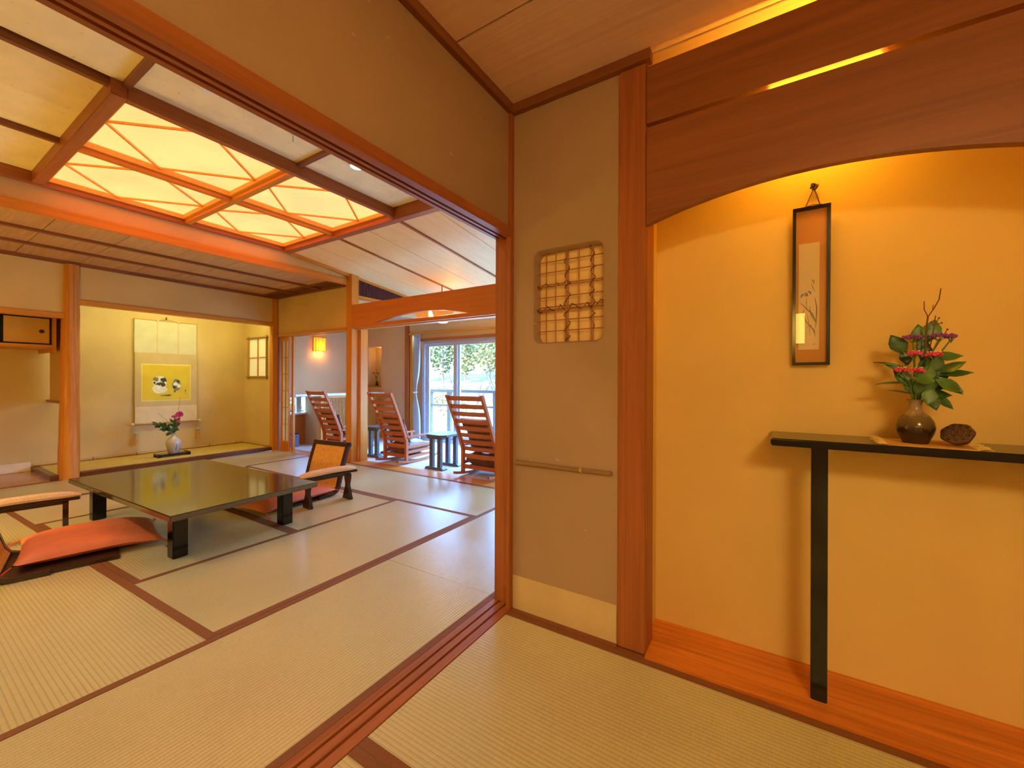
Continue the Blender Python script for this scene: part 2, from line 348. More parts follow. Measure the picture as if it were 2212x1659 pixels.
# ------------------------------------------------------------------ wall with the reed window
def rrect(x0, x1, z0, z1, r, n=5):
    P = []
    for cx, cz, a in ((x1-r, z1-r, 0), (x0+r, z1-r, 90), (x0+r, z0+r, 180), (x1-r, z0+r, 270)):
        for i in range(n+1):
            t_ = math.radians(a+90*i/n); P.append((cx+r*math.cos(t_), cz+r*math.sin(t_)))
    return P
wx0, wx1, wz0, wz1 = -.934, -.607, 1.279, 1.702
inn = rrect(wx0, wx1, wz0, wz1, .035); fla = rrect(wx0-.03, wx1+.03, wz0-.03, wz1+.03, .05)
struct(B().holed([(-1.05, 0), (-.53, 0), (-.53, 2.40), (-1.05, 2.40)], inn, 1, 1.685, 1.80, fla, .03).build('wall_north', PLE, smooth=True), 'narrow sand plaster wall with a rounded reed window', 'wall')
w = sempty('window_1', 'rounded plaster window with a lattice of reeds and twining vine', 'window', (-.77, 1.74, 1.279))
BX(wx0-.02, wx1+.02, 1.752, 1.760, wz0-.02, wz1+.02).build('pane', KRAFT, w)
U = lambda zx: wx0+(zx-145)/930*(wx1-wx0)
V = lambda zy, zx: wz1-(zy+(zx-145)/930*172*(1-zy/1530)-265-0)/1265*(wz1-wz0) if False else wz1-((zy-265)/1265)*(wz1-wz0)
yr = 1.722
for zx, r in ((280, .0026), (420, .0026), (562, .0028), (579, .0028), (597, .0028), (745, .0028), (915, .0028), (938, .0028)):
    j = random.uniform(-.002, .002)
    B().tube([(U(zx), yr, wz0-.004), (U(zx)+j, yr-.001, (wz0+wz1)/2), (U(zx), yr, wz1+.004)], r, 6).build('reed', REED, w)
for zy, r in ((430, .0024), (580, .0024), (748, .0026), (772, .0022), (930, .0024), (1068, .0028), (1100, .0030), (1118, .0026), (1258, .0026), (1408, .0024)):
    z = V(zy-35, 0); B().tube([(wx0-.003, yr+.006, z), (wx1+.003, yr+.005, z+random.uniform(-.002, .002))], r, 6).build('reed', REED, w)
def vine(P, Qp, r, turns, rr):
    P, Qp = Vector(P), Vector(Qp); d = Qp-P; a = Vector((0, -1, 0)); b = d.normalized().cross(a); pts = []
    for i in range(turns*9+1):
        th = 2*PI*i/9+.6*math.sin(i*.37); pts.append(P+d*i/(turns*9)+a*math.cos(th)*r+b*math.sin(th)*r*(1.1+.25*math.sin(i*.9)))
    B().tube(pts, rr, 5).build('vine', VINE, w, smooth=True)
vine((U(580), yr, wz1-.045), (U(580), yr, wz0+.005), .0115, 6, .0018); vine((U(927), yr, wz1-.003), (U(927), yr, wz0+.05), .0095, 7, .0016)
vine((wx0, yr+.004, V(1060, 0)), (wx1, yr+.004, V(1045, 0)), .0115, 5, .0018); vine((wx0, yr+.004, V(725, 0)), (U(600), yr+.004, V(720, 0)), .0085, 3, .0014)
tag(BX(-1.044, -.534, 1.6815, 1.6848, .004, .163).build('baseboard_north', PAPB), 'pale paper band at the foot of the plaster wall', 'baseboard', kind='structure')
struct(BX(-1.046, -.53, 1.6565, 1.685, -.05, .004).build('trim_33', DKX), 'thin dark strip along the foot of the plaster wall', 'trim'); struct(BX(-.53, -.412, 1.6565, 1.672, -.05, .002).build('trim_34', DKX), 'thin dark strip in front of the alcove post', 'trim')
bb = thing('bamboo_rail', 'flattened bamboo strip fixed across the plaster wall at knee height', 'bamboo strip', (-.79, 1.683, .70))
for i, (a, b) in enumerate(((-1.023, -.692), (-.690, -.556))):
    z0 = .709+(.002 if i else 0); B().tube([(a, 1.676, z0), (b, 1.676, z0)], .010, 10).build('cane', wood('cane_%d' % i, (.20, .10, .035), (.34, .19, .07), 0, fine=90), bb, smooth=True)
B().tube([(-.696, 1.676, .709), (-.686, 1.676, .711)], .012, 10).build('node', BAMB, bb)
struct(BX(-.53, -.412, 1.672, 1.79, 0, 2.378, bev=.006).build('trim_8', WZ), 'reddish cedar post left of the alcove', 'post')
# ------------------------------------------------------------------ alcove
struct(BX(-.44, .80, 1.945, 2.0, 0, 2.95).build('wall_alcove', ALCW), 'ochre papered back wall of the alcove', 'wall')
struct(BX(-1.15, 1.7, 2.0, 2.10, -.15, 2.95).build('wall_light_stop_north', PLE), 'unseen filler wall added behind the alcove against daylight', 'wall')  # unseen filler wall added to stop daylight leaking into the alcove
struct(BX(-.475, -.435, 1.79, 1.945, 0, 2.40).build('wall_alcove_left', ALCW), 'short left return wall of the alcove', 'wall')
struct(BX(.745, .80, 1.79, 1.945, 0, 2.40).build('wall_alcove_right', ALCW), 'right return wall of the alcove', 'wall')
struct(B().slab([(-.412, 1.657), (.74, 1.657), (.74, 1.945), (-.436, 1.945), (-.436, 1.785), (-.412, 1.785)], -.05, .012).build('trim_9', KEY), 'glossy orange cedar board flooring the alcove', 'alcove floor board')
struct(BX(.74, .86, 1.672, 1.79, 0, 2.378, bev=.006).build('trim_10', WZ), 'cedar post right of the alcove', 'post')
struct(BX(.86, 1.65, 1.685, 1.80, 0, 2.95).build('wall_north_east', PLE), 'plaster wall right of the alcove', 'wall')
arc = [(-.412+1.152*i/24, 1.803-.29*(-.412+1.152*i/24-.13)**2) for i in range(25)]
struct(B().prism([(-.412, 2.102)]+arc+[(.74, 2.102)], 1, 1.657, 1.685).build('trim_11', BRD), 'lower cedar board of the alcove with an arched underside', 'arched board')
struct(BX(-.412, .74, 1.657, 1.685, 2.119, 2.343).build('trim_12', BRD), 'upper cedar board of the alcove below the lit gap', 'fascia board')
struct(BX(-.412, .74, 1.80, 1.945, 2.46, 2.50).build('ceiling.004', ALCW), 'small ceiling inside the alcove', 'ceiling')
al_ = thing('tube_lamp', 'short warm lamp glowing through the slit between the alcove boards', 'lamp', (.15, 1.73, 2.10))
B().tube([(0, 1.728, 2.112), (.30, 1.728, 2.112)], .014, 12).build('tube', emit('alcove_tube_glow', (1, .55, .03), 92), al_)
for x in (-.012, .30): BX(x, x+.012, 1.70, 1.752, 2.085, 2.135).build('socket', WHITE, al_)
BX(-.03, .33, 1.688, 1.70, 2.06, 2.085).build('bracket', WHITE, al_)
# entry ceiling
ce = sempty('ceiling', 'brown wood fibre ceiling panels of the front room', 'ceiling', (0, 0, 2.42))
for x0, x1 in ((-1.06, 1.65),):
    ys = [-2.05, -1.52, -1.06, -.60, -.14, .32, .78, 1.24, 1.70, 1.945]
    for a, b in zip(ys, ys[1:]):
        BX(x0, x1, a+.003, b-.003, 2.42, 2.44, bev=.002).build('panel', ENTC, ce)
BX(-1.06, 1.65, -2.05, 1.945, 2.445, 2.47).build('backing', plain('groove_dark', (.03, .015, .008)), ce)
# ------------------------------------------------------------------ main room ceiling
cm = sempty('ceiling.001', 'speckled washi ceiling panels of the main room', 'ceiling', (-2, 0, 2.68))
for x0, x1, y0, y1 in ((-2.92, -1.15, .775, 1.70), (-2.92, -1.15, 1.725, 2.60), (-2.92, -1.15, -1.05, .745), (-3.94, -2.97, -1.05, .745), (-4.80, -3.97, -1.05, .745)):
    xm = {-2.92: None}.get(x0, None)
    BX(x0, x1, y0, y1, 2.68, 2.70).build('panel', WASHI, cm)
BX(-3.48, -2.97, -1.05, .70, 2.6785, 2.6795).build('overlap_sheet', paper('washi_b', (.85, .69, .38), specks=.3), cm)
BX(-4.84, -1.15, -1.05, 2.69, 2.702, 2.71).build('backing', WASHI, cm)
for y in (.76, 1.712): BX(-2.92, -1.15, y-.016, y+.016, 2.655, 2.70).build('batten', DKX, cm)
for x in (-2.955, -3.955): BX(x-.016, x+.016, -1.05, .745, 2.645, 2.70).build('batten', DKY, cm)
BX(-4.75, -2.915, .700, .765, 2.595, 2.70, bev=.003).build('beam', WX, cm); BX(-2.965, -2.915, .765, 2.615, 2.597, 2.70, bev=.003).build('beam', WY, cm)
BX(-4.75, -1.15, 2.615, 2.69, 2.575, 2.70, bev=.003).build('beam', WX, cm); BX(-4.80, -4.75, -1.05, 2.69, 2.59, 2.70, bev=.003).build('beam', WY, cm)
# backlit lattice
L = thing('ceiling_light', 'large square backlit paper ceiling light with diamond lattice', 'ceiling light', (-3.855, 1.69, 2.6))
BX(-3.878, -3.833, .765, 2.615, 2.600, 2.66, bev=.002).build('mullion', OY, L); BX(-4.75, -2.965, 1.665, 1.712, 2.598, 2.66, bev=.002).build('mullion', OX, L)
for x0, x1 in ((-4.75, -3.878), (-3.833, -2.965)):
    for y0, y1 in ((.765, 1.665), (1.712, 2.615)):
        BX(x0, x1, y0, y1, 2.668, 2.676).build('paper_pane', PANEL, L)
        h = .022
        fr = B(); fr.box(x0, x1, y0, y0+h, 2.632, 2.668); fr.box(x0, x1, y1-h, y1, 2.632, 2.668); fr.box(x0, x0+h, y0+h, y1-h, 2.632, 2.668); fr.box(x1-h, x1, y0+h, y1-h, 2.632, 2.668)
        fr.build('inner_frame', LAT, L)
        xm, ym = (x0+x1)/2, y0+(y1-y0)*.46
        for a, b in (((xm, y0+h), (x1-h, ym)), ((xm, y0+h), (x0+h, ym)), ((x0+h, ym), (xm, y1-h)), ((x1-h, ym), (xm, y1-h))):
            B().bar((*a, 2.655), (*b, 2.655), .014, .012).build('slat', LAT, L)
# fascia and low ceiling over the tokonoma side
struct(BX(-4.80, -4.762, -1.05, 3.49, 2.365, 2.44, bev=.003).build('trim_13', OY), 'orange beam along the edge of the low ceiling', 'beam')
struct(BX(-4.84, -4.79, -1.05, 3.49, 2.42, 2.95).build('wall_fascia', PLM), 'plaster strip between low and raised ceilings', 'wall')
cl = sempty('ceiling.002', 'low cedar plank ceiling beside the tokonoma', 'ceiling', (-5.66, 1.2, 2.39))
xb = [-4.84, -5.355, -5.935, -6.53]
for a, b in zip(xb, xb[1:]):
    y = -1.05-random.uniform(0, .02); y = -.99
    while y < 3.26:
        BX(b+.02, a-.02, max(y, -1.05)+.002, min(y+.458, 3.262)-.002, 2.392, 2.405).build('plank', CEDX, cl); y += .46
for x in xb[1:3]: BX(x-.022, x+.022, -1.05, 3.49, 2.368, 2.405, bev=.002).build('batten', DKY, cl)
BX(-6.55, -6.505, -1.05, 3.49, 2.354, 2.405).build('batten', DKY, cl); BX(-6.53, -4.84, 3.262, 3.285, 2.375, 2.405).build('batten', DKX, cl); BX(-6.53, -4.84, 3.45, 3.49, 2.354, 2.405).build('batten', DKX, cl)
BX(-6.53, -4.84, 3.285, 3.45, 2.40, 2.408).build('air_slot', plain('slot_dark', (.035, .022, .014)), cl)
for i in range(3): BX(-6.53, -4.84, 3.30+i*.05, 3.312+i*.05, 2.385, 2.40).build('louvre', DKX, cl)
BX(-6.55, -4.84, -1.05, 3.49, 2.42, 2.43).build('backing', plain('loft_dark', (.03, .015, .008)), cl)
# sloping ceiling towards the window
SL = .11; zs = lambda y: 2.60-(y-2.7)*SL
cs = sempty('ceiling.003', 'sloping cedar plank ceiling running out to the window', 'ceiling', (-3, 4, 2.45))
def sl_slab(x0, x1, y0, y1, d0, d1):
    return B().prism([(y0, zs(y0)+d0), (y1, zs(y1)+d0), (y1, zs(y1)+d1), (y0, zs(y0)+d1)], 0, x0, x1)
bx = [-4.745, -4.30, -3.85, -3.40, -2.94, -2.485, -2.03, -1.575, -1.10]
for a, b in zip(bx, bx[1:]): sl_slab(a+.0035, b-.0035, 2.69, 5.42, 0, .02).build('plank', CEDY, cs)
for x in (-3.85, -2.94, -2.03): sl_slab(x-.014, x+.014, 2.69, 5.40, -.014, .0).build('batten', WY, cs)
sl_slab(-4.775, -4.735, 2.69, 5.40, -.035, .02).build('batten', OY, cs); sl_slab(-4.76, -1.1, 2.69, 5.42, .022, .03).build('backing', plain('loft_dark2', (.03, .015, .008)), cs)
BX(-4.76, -1.15, 2.66, 2.70, 2.60, 2.95).build('riser', PLM, cs)
# recessed fittings on the washi ceiling
for n, (x, y, lab) in enumerate(((-2.55, .985, 'white smoke detector on the ceiling nearest the paper light corner'), (-2.535, 1.455, 'white heat detector with a dangling cord on the ceiling'))):
    d = thing('smoke_detector', lab, 'detector', (x, y, 2.68))
    B().lathe([(.055, 0), (.055, -.012), (.040, -.03), (.022, -.038), (.0, -.038)], (x, y, 2.68), 24, cap=False).build('housing', WHITE, d, smooth=True)
    B().lathe([(.058, 0), (.058, -.006), (.052, -.007)], (x, y, 2.68), 24, cap=False).build('base_ring', WHITE, d)
    if n: B().tube([(x-.01, y, 2.645), (x-.012, y, 2.60)], .0018, 5).build('cord', plain('cord_dark', (.1, .08, .05)), d)
d = thing('downlight', 'round lit downlight in the washi ceiling', 'downlight', (-2.575, 1.95, 2.68))
B().lathe([(.060, 0), (.060, -.010), (.045, -.010), (.045, 0)], (-2.575, 1.95, 2.68), 24, cap=False).build('trim_ring', WHITE, d)
B().lathe([(.044, -.002), (.030, -.006), (0, -.007)], (-2.575, 1.95, 2.68), 20, cap=False).build('lens', emit('downlight_glow', (1, .9, .65), 12), d)
for n, (x, y) in enumerate(((-1.75, .35), (-1.75, 2.2), (-3.45, -.35), (-4.4, -.35))):  # four unseen downlights added to fill the main room with light
    d = thing('downlight', ('unseen downlight added for fill behind the opening beam, front one', 'unseen downlight added for fill behind the opening beam, far one', 'unseen downlight added for fill left of the paper light', 'leftmost unseen downlight added for fill in the washi ceiling')[n], 'downlight', (x, y, 2.68))
    B().lathe([(.060, 0), (.060, -.010), (.045, -.010), (.045, 0)], (x, y, 2.68), 24, cap=False).build('trim_ring', WHITE, d)
    B().lathe([(.044, -.002), (.030, -.006), (0, -.007)], (x, y, 2.68), 20, cap=False).build('lens', emit('downlight_glow_%d' % n, (1, .9, .65), 12), d)
for x, y, en in ((-2.575, 1.95, 5), (-1.75, .35, 22), (-1.75, 2.2, 5), (-3.45, -.35, 48), (-4.4, -.35, 48)):  # beams of the visible downlight and the four added fill lamps
    l = bpy.data.lights.new('downlight_beam', 'SPOT'); l.energy = en; l.color = (1, .93, .72); l.spot_size = math.radians(150); l.spot_blend = 1; l.shadow_soft_size = .04
    o = bpy.data.objects.new('downlight_beam', l); C.objects.link(o); o.location = (x, y, 2.66)
# ------------------------------------------------------------------ main room walls
struct(BX(-7.5, -7.42, -1.05, 3.60, 0, 2.95).build('wall_west', PLT), 'sand plaster back wall of tokonoma and shelf alcove', 'wall')
struct(BX(-7.5, -1.06, -1.12, -1.05, 0, 2.95).build('wall_south', PLM), 'plaster wall on the south side of the main room', 'wall')
struct(BX(-1.15, -1.06, 1.80, 3.60, 0, 2.95).build('wall_east', PLM), 'plaster wall of the main room behind the opening post', 'wall')
struct(BX(-1.15, 1.7, -2.12, -2.05, 0, 2.95).build('wall_south_front', PLE), 'plaster wall of the front room with a paper lamp', 'wall')
struct(BX(-1.172, -1.05, -2.12, -1.05, 0, 1.80).build('wall_light_stop_south', PLE), 'unseen wall added to close the opening end against daylight', 'wall')  # unseen wall added where daylight leaked in below the head beam
struct(BX(1.6, 1.7, -2.05, 2.0, 0, 2.95).build('wall_east_front', PLE), 'plaster wall on the east side of the front room', 'wall')
struct(BX(-7.6, 1.8, -2.2, 5.6, 2.95, 3.05).build('roof', plain('roof_board', (.2, .15, .1))), 'unseen roof slab added to keep daylight out of both rooms', 'roof')  # unseen slab added so no daylight leaks through the ceiling gaps
# wall over the tokonoma and shelf alcove
struct(BX(-6.56, -6.53, 1.25, 3.49, 1.985, 2.40).build('wall_tokonoma_head', PLM), 'plaster wall above the tokonoma', 'wall')
struct(BX(-6.60, -6.512, 1.28, 3.42, 1.930, 1.985, bev=.003).build('trim_14', OY), 'wooden lintel above the tokonoma', 'lintel')
struct(BX(-6.56, -6.53, -1.05, 1.25, 1.815, 2.40).build('wall_shelf_head', PLM), 'plaster wall above the shelf alcove', 'wall')
struct(BX(-6.60, -6.515, -1.05, 1.20, 1.760, 1.818, bev=.003).build('trim_15', OY), 'wooden lintel above the wall cabinet', 'lintel')
pts = []; rr = []
pb = B()
nr, nz = 26, 46
rings = []
for j in range(nz+1):
    z = 2.36*j/nz; rad = .083-.018*j/nz
    rings.append([pb.b.verts.new((-6.55+(rad+.0045*math.sin(k*5.3+math.sin(z*6+k)*1.3)+random.uniform(-.0012, .0012))*math.cos(2*PI*k/nr), 1.255-.012*(1-j/nz)+(rad+.0045*math.sin(k*5.3+math.sin(z*6+k)*1.3))*math.sin(2*PI*k/nr), z)) for k in range(nr)])
for A, Bq in zip(rings, rings[1:]):
    for k2 in range(nr): pb.b.faces.new((A[k2], A[(k2+1) % nr], Bq[(k2+1) % nr], Bq[k2]))
struct(pb.build('trim_16', wood('tokonoma_post', (.44, .15, .018), (.74, .30, .045), 2, fine=70, bmp=.6), smooth=True), 'ribbed orange tree trunk post of the tokonoma', 'post')
struct(BX(-7.42, -6.53, 3.43, 3.60, 0, 2.40).build('wall_tokonoma_side', PLT) if False else B().holed([(-7.42, 0), (-6.53, 0), (-6.53, 2.40), (-7.42, 2.40)], [(-7.255, 1.16), (-6.715, 1.16), (-6.715, 1.755), (-7.255, 1.755)], 1, 3.43, 3.49).build('wall_tokonoma_side', PLT), 'side wall of the tokonoma with a small paper window', 'wall')
struct(BX(-6.60, -6.505, 3.415, 3.49, 0, 2.36, bev=.003).build('trim_17', OZ), 'slim corner post between tokonoma and sliding screens', 'post')
struct(BX(-7.42, -6.56, -1.05, 3.43, 2.30, 2.36).build('ceiling.005', PLT), 'ceiling inside the tokonoma', 'ceiling')
w2 = sempty('window_2', 'small four pane paper window with bamboo frame in the tokonoma', 'window', (-6.98, 3.42, 1.15))
BX(-7.25, -6.72, 3.440, 3.446, 1.16, 1.755).build('pane', emit('paper_glow', (.80, .78, .52), .25), w2)
for x in (-7.27, -6.70): B().tube([(x, 3.418, 1.11), (x, 3.418, 1.80)], .014, 8).build('frame', wood('bamboo_v', (.30, .15, .03), (.45, .25, .06), 2), w2, smooth=True)
for z in (1.145, 1.772): B().tube([(-7.31, 3.410, z), (-6.66, 3.410, z)], .013, 8).build('frame', wood('bamboo_h', (.30, .15, .03), (.45, .25, .06), 0), w2, smooth=True)
BX(-6.995, -6.973, 3.424, 3.436, 1.15, 1.765).build('glazing_bar', OZ, w2); BX(-7.26, -6.71, 3.426, 3.438, 1.445, 1.462).build('glazing_bar', OX, w2)
# tokonoma floor
tk = sempty('trim_18', 'lacquered kerb along the front of the tokonoma', 'kerb', (-6.555, 2.3, 0))
BX(-6.60, -6.528, 1.10, 3.43, 0, .058, bev=.003).build('front_rail', wood('kerb_rosewood', (.05, .018, .008), (.19, .055, .02), 1, rough=.18), tk); BX(-7.42, -6.60, 1.10, 1.16, 0, .058, bev=.003).build('end_rail', wood('kerb_rosewood_x', (.05, .018, .008), (.12, .035, .014), 0, rough=.18), tk)
struct(BX(-7.42, -6.60, 1.16, 3.43, 0, .052).build('floor.002', TOKM), 'golden woven mat on the tokonoma floor', 'floor')
bk = sempty('trim_19', 'bamboo cane along the foot of the tokonoma wall', 'trim', (-7.4, 2.3, .07))
B().tube([(-7.405, 1.12, .072), (-7.405, 3.43, .072)], .015, 8).build('cane', BAMB, bk, smooth=True); B().tube([(-7.40, 3.415, .072), (-6.60, 3.415, .072)], .013, 8).build('cane', BAMB, bk, smooth=True)
for y in (1.62, 2.05, 2.5, 2.92, 3.3): B().tube([(-7.405, y-.004, .072), (-7.405, y+.004, .072)], .0175, 8).build('node', TWIG, bk)
# shelf alcove
struct(BX(-7.42, -6.53, -1.05, 1.10, -.05, .006).build('floor.003', wood('alcove_board', (.42, .16, .06), (.52, .21, .08), 1, rough=.16, spec=.7)), 'glossy board flooring the shelf alcove', 'floor')
tag(BX(-7.418, -7.412, -1.0, 1.095, .008, .112).build('baseboard_west', PAPW), 'white paper band at the foot of the shelf alcove wall', 'baseboard', kind='structure')
struct(BX(-7.30, -6.62, 1.225, 1.275, .845, 2.30).build('wall_wing', PLM), 'low hanging wing wall beside the tokonoma post', 'wall')
struct(BX(-7.42, -6.62, 1.215, 1.285, .820, .847).build('trim_20', WX), 'wooden edge under the wing wall', 'trim')
cb = thing('wall_cabinet', 'small wall cabinet with gold sliding doors beside the tokonoma post', 'cabinet', (-7.08, .4, 1.44))
BX(-7.42, -6.74, -.45, 1.175, 1.44, 1.475, bev=.002).build('bottom_board', OY, cb); BX(-7.42, -6.74, -.45, 1.175, 1.775, 1.80).build('top_board', OY, cb)
BX(-7.42, -6.735, 1.15, 1.178, 1.40, 1.80).build('side_panel', OZ, cb); BX(-7.42, -7.0, -.45, 1.15, 1.475, 1.775).build('back_panel', CABW, cb)
for i, (a, b, x) in enumerate(((.795, 1.145, -6.775), (.44, .80, -6.79), (.08, .445, -6.775))):
    dr = BX(x-.008, x, a+.012, b-.012, 1.490, 1.763).build('door', GOLDP, cb)
    f = B(); f.box(x-.012, x+.004, a, a+.013, 1.477, 1.775); f.box(x-.012, x+.004, b-.013, b, 1.477, 1.775); f.box(x-.012, x+.004, a+.013, b-.013, 1.477, 1.490); f.box(x-.012, x+.004, a+.013, b-.013, 1.763, 1.775)
    f.build('door_frame', LACQ, dr)
    B().tube([(x-.002, b-.07, 1.62), (x+.006, b-.07, 1.62)], .020, 16).build('finger_pull', DKW, dr)
# ------------------------------------------------------------------ north wall of main room, screens
struct(BX(-6.53, -4.83, 3.50, 3.56, 1.80, 2.95).build('wall_north_main', PLM), 'plaster wall above the sliding paper screens', 'wall')
ln = sempty('trim_21', 'grooved lintel above the sliding paper screens', 'lintel', (-5.6, 3.5, 1.77))
BX(-6.50, -4.80, 3.47, 3.60, 1.782, 1.802).build('head_board', OX, ln)
for a, b in ((3.47, 3.505), (3.545, 3.555), (3.585, 3.60)): BX(-6.50, -4.80, a, b, 1.765, 1.782).build('rail', OX, ln)
struct(BX(-4.815, -4.70, 3.485, 3.60, 0, 2.62, bev=.004).build('trim_22', OZ), 'orange post between screens and arched beam', 'post')
struct(BX(-4.705, -4.66, 3.60, 3.72, 0, 1.78, bev=.003).build('trim_23', OZ) , 'jamb behind the orange post', 'jamb')
struct(BX(-6.61, -6.50, 3.49, 3.60, 0, 1.80).build('trim_24', WZ), 'reddish post at the left end of the paper screens', 'post')
for n, (x0, x1, y, lab) in enumerate(((-6.46, -6.235, 3.525, 'front sliding paper screen pushed to the left'), (-6.245, -6.19, 3.57, 'rear sliding paper screen showing only its stile'))):
    dd = sempty('door_%d' % (n+1), lab, 'sliding screen', ((x0+x1)/2, y, .003))
    if n == 0:
        BX(x0, x0+.03, y-.013, y+.013, .003, 1.765).build('stile', OZ, dd); BX(x1-.018, x1, y-.013, y+.013, .003, 1.765).build('stile', OZ, dd)
        BX(x0+.03, x1-.018, y-.012, y+.012, 1.70, 1.765).build('rail', OX, dd); BX(x0+.03, x1-.018, y-.010, y+.010, .003, .13).build('kick_panel', CABW, dd)
        BX(x0+.03, x1-.018, y-.012, y+.012, .13, .155).build('rail', OX, dd)
        xs = [x0+.03, (x0+x1)/2+.006, x1-.018]; zsn = [.155+i*(1.70-.155)/6 for i in range(7)]
        BX(xs[1]-.008, xs[1]+.008, y-.008, y+.002, .155, 1.70).build('glazing_bar', OZ, dd)
        for z in zsn[1:-1]: BX(xs[0], xs[2], y-.006, y+.002, z-.005, z+.005).build('glazing_bar', OX, dd)
        for a, b in zip(xs, xs[1:]):
            for c_, d_ in zip(zsn, zsn[1:]): BX(a, b, y+.003, y+.005, c_, d_).build('pane', SHOJI, dd)
    else:
        BX(x0, x1, y-.013, y+.013, .003, 1.765).build('stile', OZ, dd)
# arched beam over the sunroom opening
top = [(-4.70, 1.827), (-4.27, 1.827), (-4.10, 1.856), (-3.90, 1.884), (-3.70, 1.899), (-3.50, 1.907), (-3.30, 1.906), (-3.10, 1.890), (-2.90, 1.859), (-2.71, 1.825), (-1.15, 1.827), (-1.15, 2.098), (-4.70, 2.098)]
struct(B().prism(top, 1, 3.488, 3.535).build('trim_25', ARB), 'orange beam with a shallow arch cut in its underside', 'beam')
al = sempty('trim_26', 'head rail below the arched beam', 'lintel', (-3, 3.55, 1.8))
BX(-4.70, -1.15, 3.486, 3.54, 1.785, 1.827).build('rail', ARB, al); BX(-4.70, -1.15, 3.54, 3.62, 1.775, 1.800).build('rail', OX, al)
# ------------------------------------------------------------------ sunroom
struct(B().holed([(3.60, 0), (5.46, 0), (5.46, 2.4), (3.60, 2.4)], [(3.72, .545), (4.36, .545), (4.36, .83), (3.72, .83)], 0, -6.84, -6.78).build('wall_sunroom_west', PLS), 'pale plaster west wall of the sunroom', 'wall')
struct(BX(-6.78, -4.76, 3.56, 5.45, 2.20, 2.24).build('ceiling.006', PLS), 'low plaster ceiling at the west end of the sunroom', 'ceiling')
struct(BX(-4.80, -4.755, 3.60, 5.40, 2.20, 2.95).build('wall_vent', PLS), 'plaster wall carrying the slatted vent', 'wall')
struct(BX(-4.755, -4.735, 3.60, 5.40, 2.215, 2.25).build('trim_27', OY), 'orange strip under the slatted vent', 'trim')
struct(BX(-4.80, -4.735, 3.60, 5.40, 2.08, 2.20).build('wall_vent_lower', PLS), 'pale plaster below the slatted vent', 'wall')
v = thing('vent_grille', 'long maroon slatted vent below the sloping ceiling', 'vent grille', (-4.75, 4.1, 2.26))
B().prism([(3.60, 2.258), (4.75, 2.258), (4.75, zs(4.75)-.036), (3.60, zs(3.60)-.036)], 0, -4.754, -4.748).build('back_panel', plain('vent_dark', (.035, .012, .018)), v)
sl0 = None
for i in range(46):
    y = 3.61+i*.0248; BX(-4.748, -4.736, y, y+.009, 2.258, zs(y)-.037).build('slat', MAR, v)
# north wall of the sunroom with niche and window
nw = B().holed([(-6.84, 0), (-5.60, 0), (-5.60, 2.42), (-6.84, 2.42)], [(-6.75, .985), (-6.375, .985), (-6.375, 1.745), (-6.75, 1.745)], 1, 5.40, 5.46)
struct(nw.build('wall_sunroom_north', PLS), 'plaster wall with a lit niche left of the window', 'wall')
ni = B(); ni.box(-6.78, -6.34, 5.58, 5.60, .95, 1.78); ni.box(-6.78, -6.75, 5.46, 5.58, .95, 1.78); ni.box(-6.375, -6.34, 5.46, 5.58, .95, 1.78); ni.box(-6.75, -6.375, 5.46, 5.58, 1.745, 1.78)
struct(ni.build('wall_niche', PLT), 'lining of the lit niche', 'niche'); struct(BX(-6.75, -6.375, 5.385, 5.58, .965, .985).build('trim_28', WX), 'wooden sill of the lit niche', 'sill')
struct(BX(-5.70, -5.61, 5.37, 5.47, 0, 2.33, bev=.003).build('trim_29', WZ), 'cedar post left of the sunroom window', 'post')
struct(BX(-5.60, -1.1, 5.40, 5.46, 1.955, 2.42).build('wall_window_head', PLS), 'plaster wall above the sunroom window', 'wall')
struct(BX(-5.61, -1.1, 5.375, 5.46, 1.925, 1.957).build('trim_30', OX), 'upper lintel of the sunroom window', 'lintel'); struct(BX(-5.35, -1.1, 5.41, 5.46, 1.85, 1.925).build('wall_window_strip', PLS), 'plaster strip between the window lintels', 'wall')
struct(BX(-5.35, -1.1, 5.38, 5.50, 1.795, 1.85).build('trim_31', WX), 'lower lintel of the sunroom window', 'lintel')
struct(BX(-5.61, -5.545, 5.40, 5.56, 0, 1.925).build('trim_32', OZ), 'jamb board left of the curtain', 'jamb'); struct(BX(-5.545, -5.345, 5.535, 5.56, 0, 1.925).build('wall_curtain_pocket', PLS), 'dim pocket behind the gathered curtain', 'wall')
wn = sempty('window_3', 'aluminium sliding window looking onto the balcony and hillside', 'window', (-3.3, 5.48, 0))
BX(-5.345, -5.29, 5.46, 5.54, 0, 1.795).build('frame', SILV, wn); BX(-5.29, -1.1, 5.46, 5.54, 1.752, 1.795).build('frame', SILV, wn); BX(-5.29, -1.1, 5.46, 5.54, 0, .06).build('frame', SILV, wn)
for a, b, y in ((-5.29, -4.50, 5.52), (-4.62, -2.9, 5.49), (-3.0, -1.2, 5.52)):
    sa = B(); sa.box(a, a+.075, y-.015, y+.012, .06, 1.752); sa.box(b-.075, b, y-.015, y+.012, .06, 1.752); sa.box(a+.075, b-.075, y-.015, y+.012, .06, .13); sa.box(a+.075, b-.075, y-.015, y+.012, 1.71, 1.752)
    so = sa.build('sash', SILV, wn); BX(a+.075, b-.075, y-.003, y+.001, .13, 1.71).build('pane', GLASS, so)
struct(BX(-1.15, -1.06, 3.60, 5.56, 0, 2.95).build('wall_sunroom_east', PLS), 'plaster east wall of the sunroom', 'wall')
struct(BX(-6.84, -6.6, 3.56, 3.62, 0, 2.95).build('wall_sunroom_return', PLS), 'return wall behind the paper screens', 'wall')
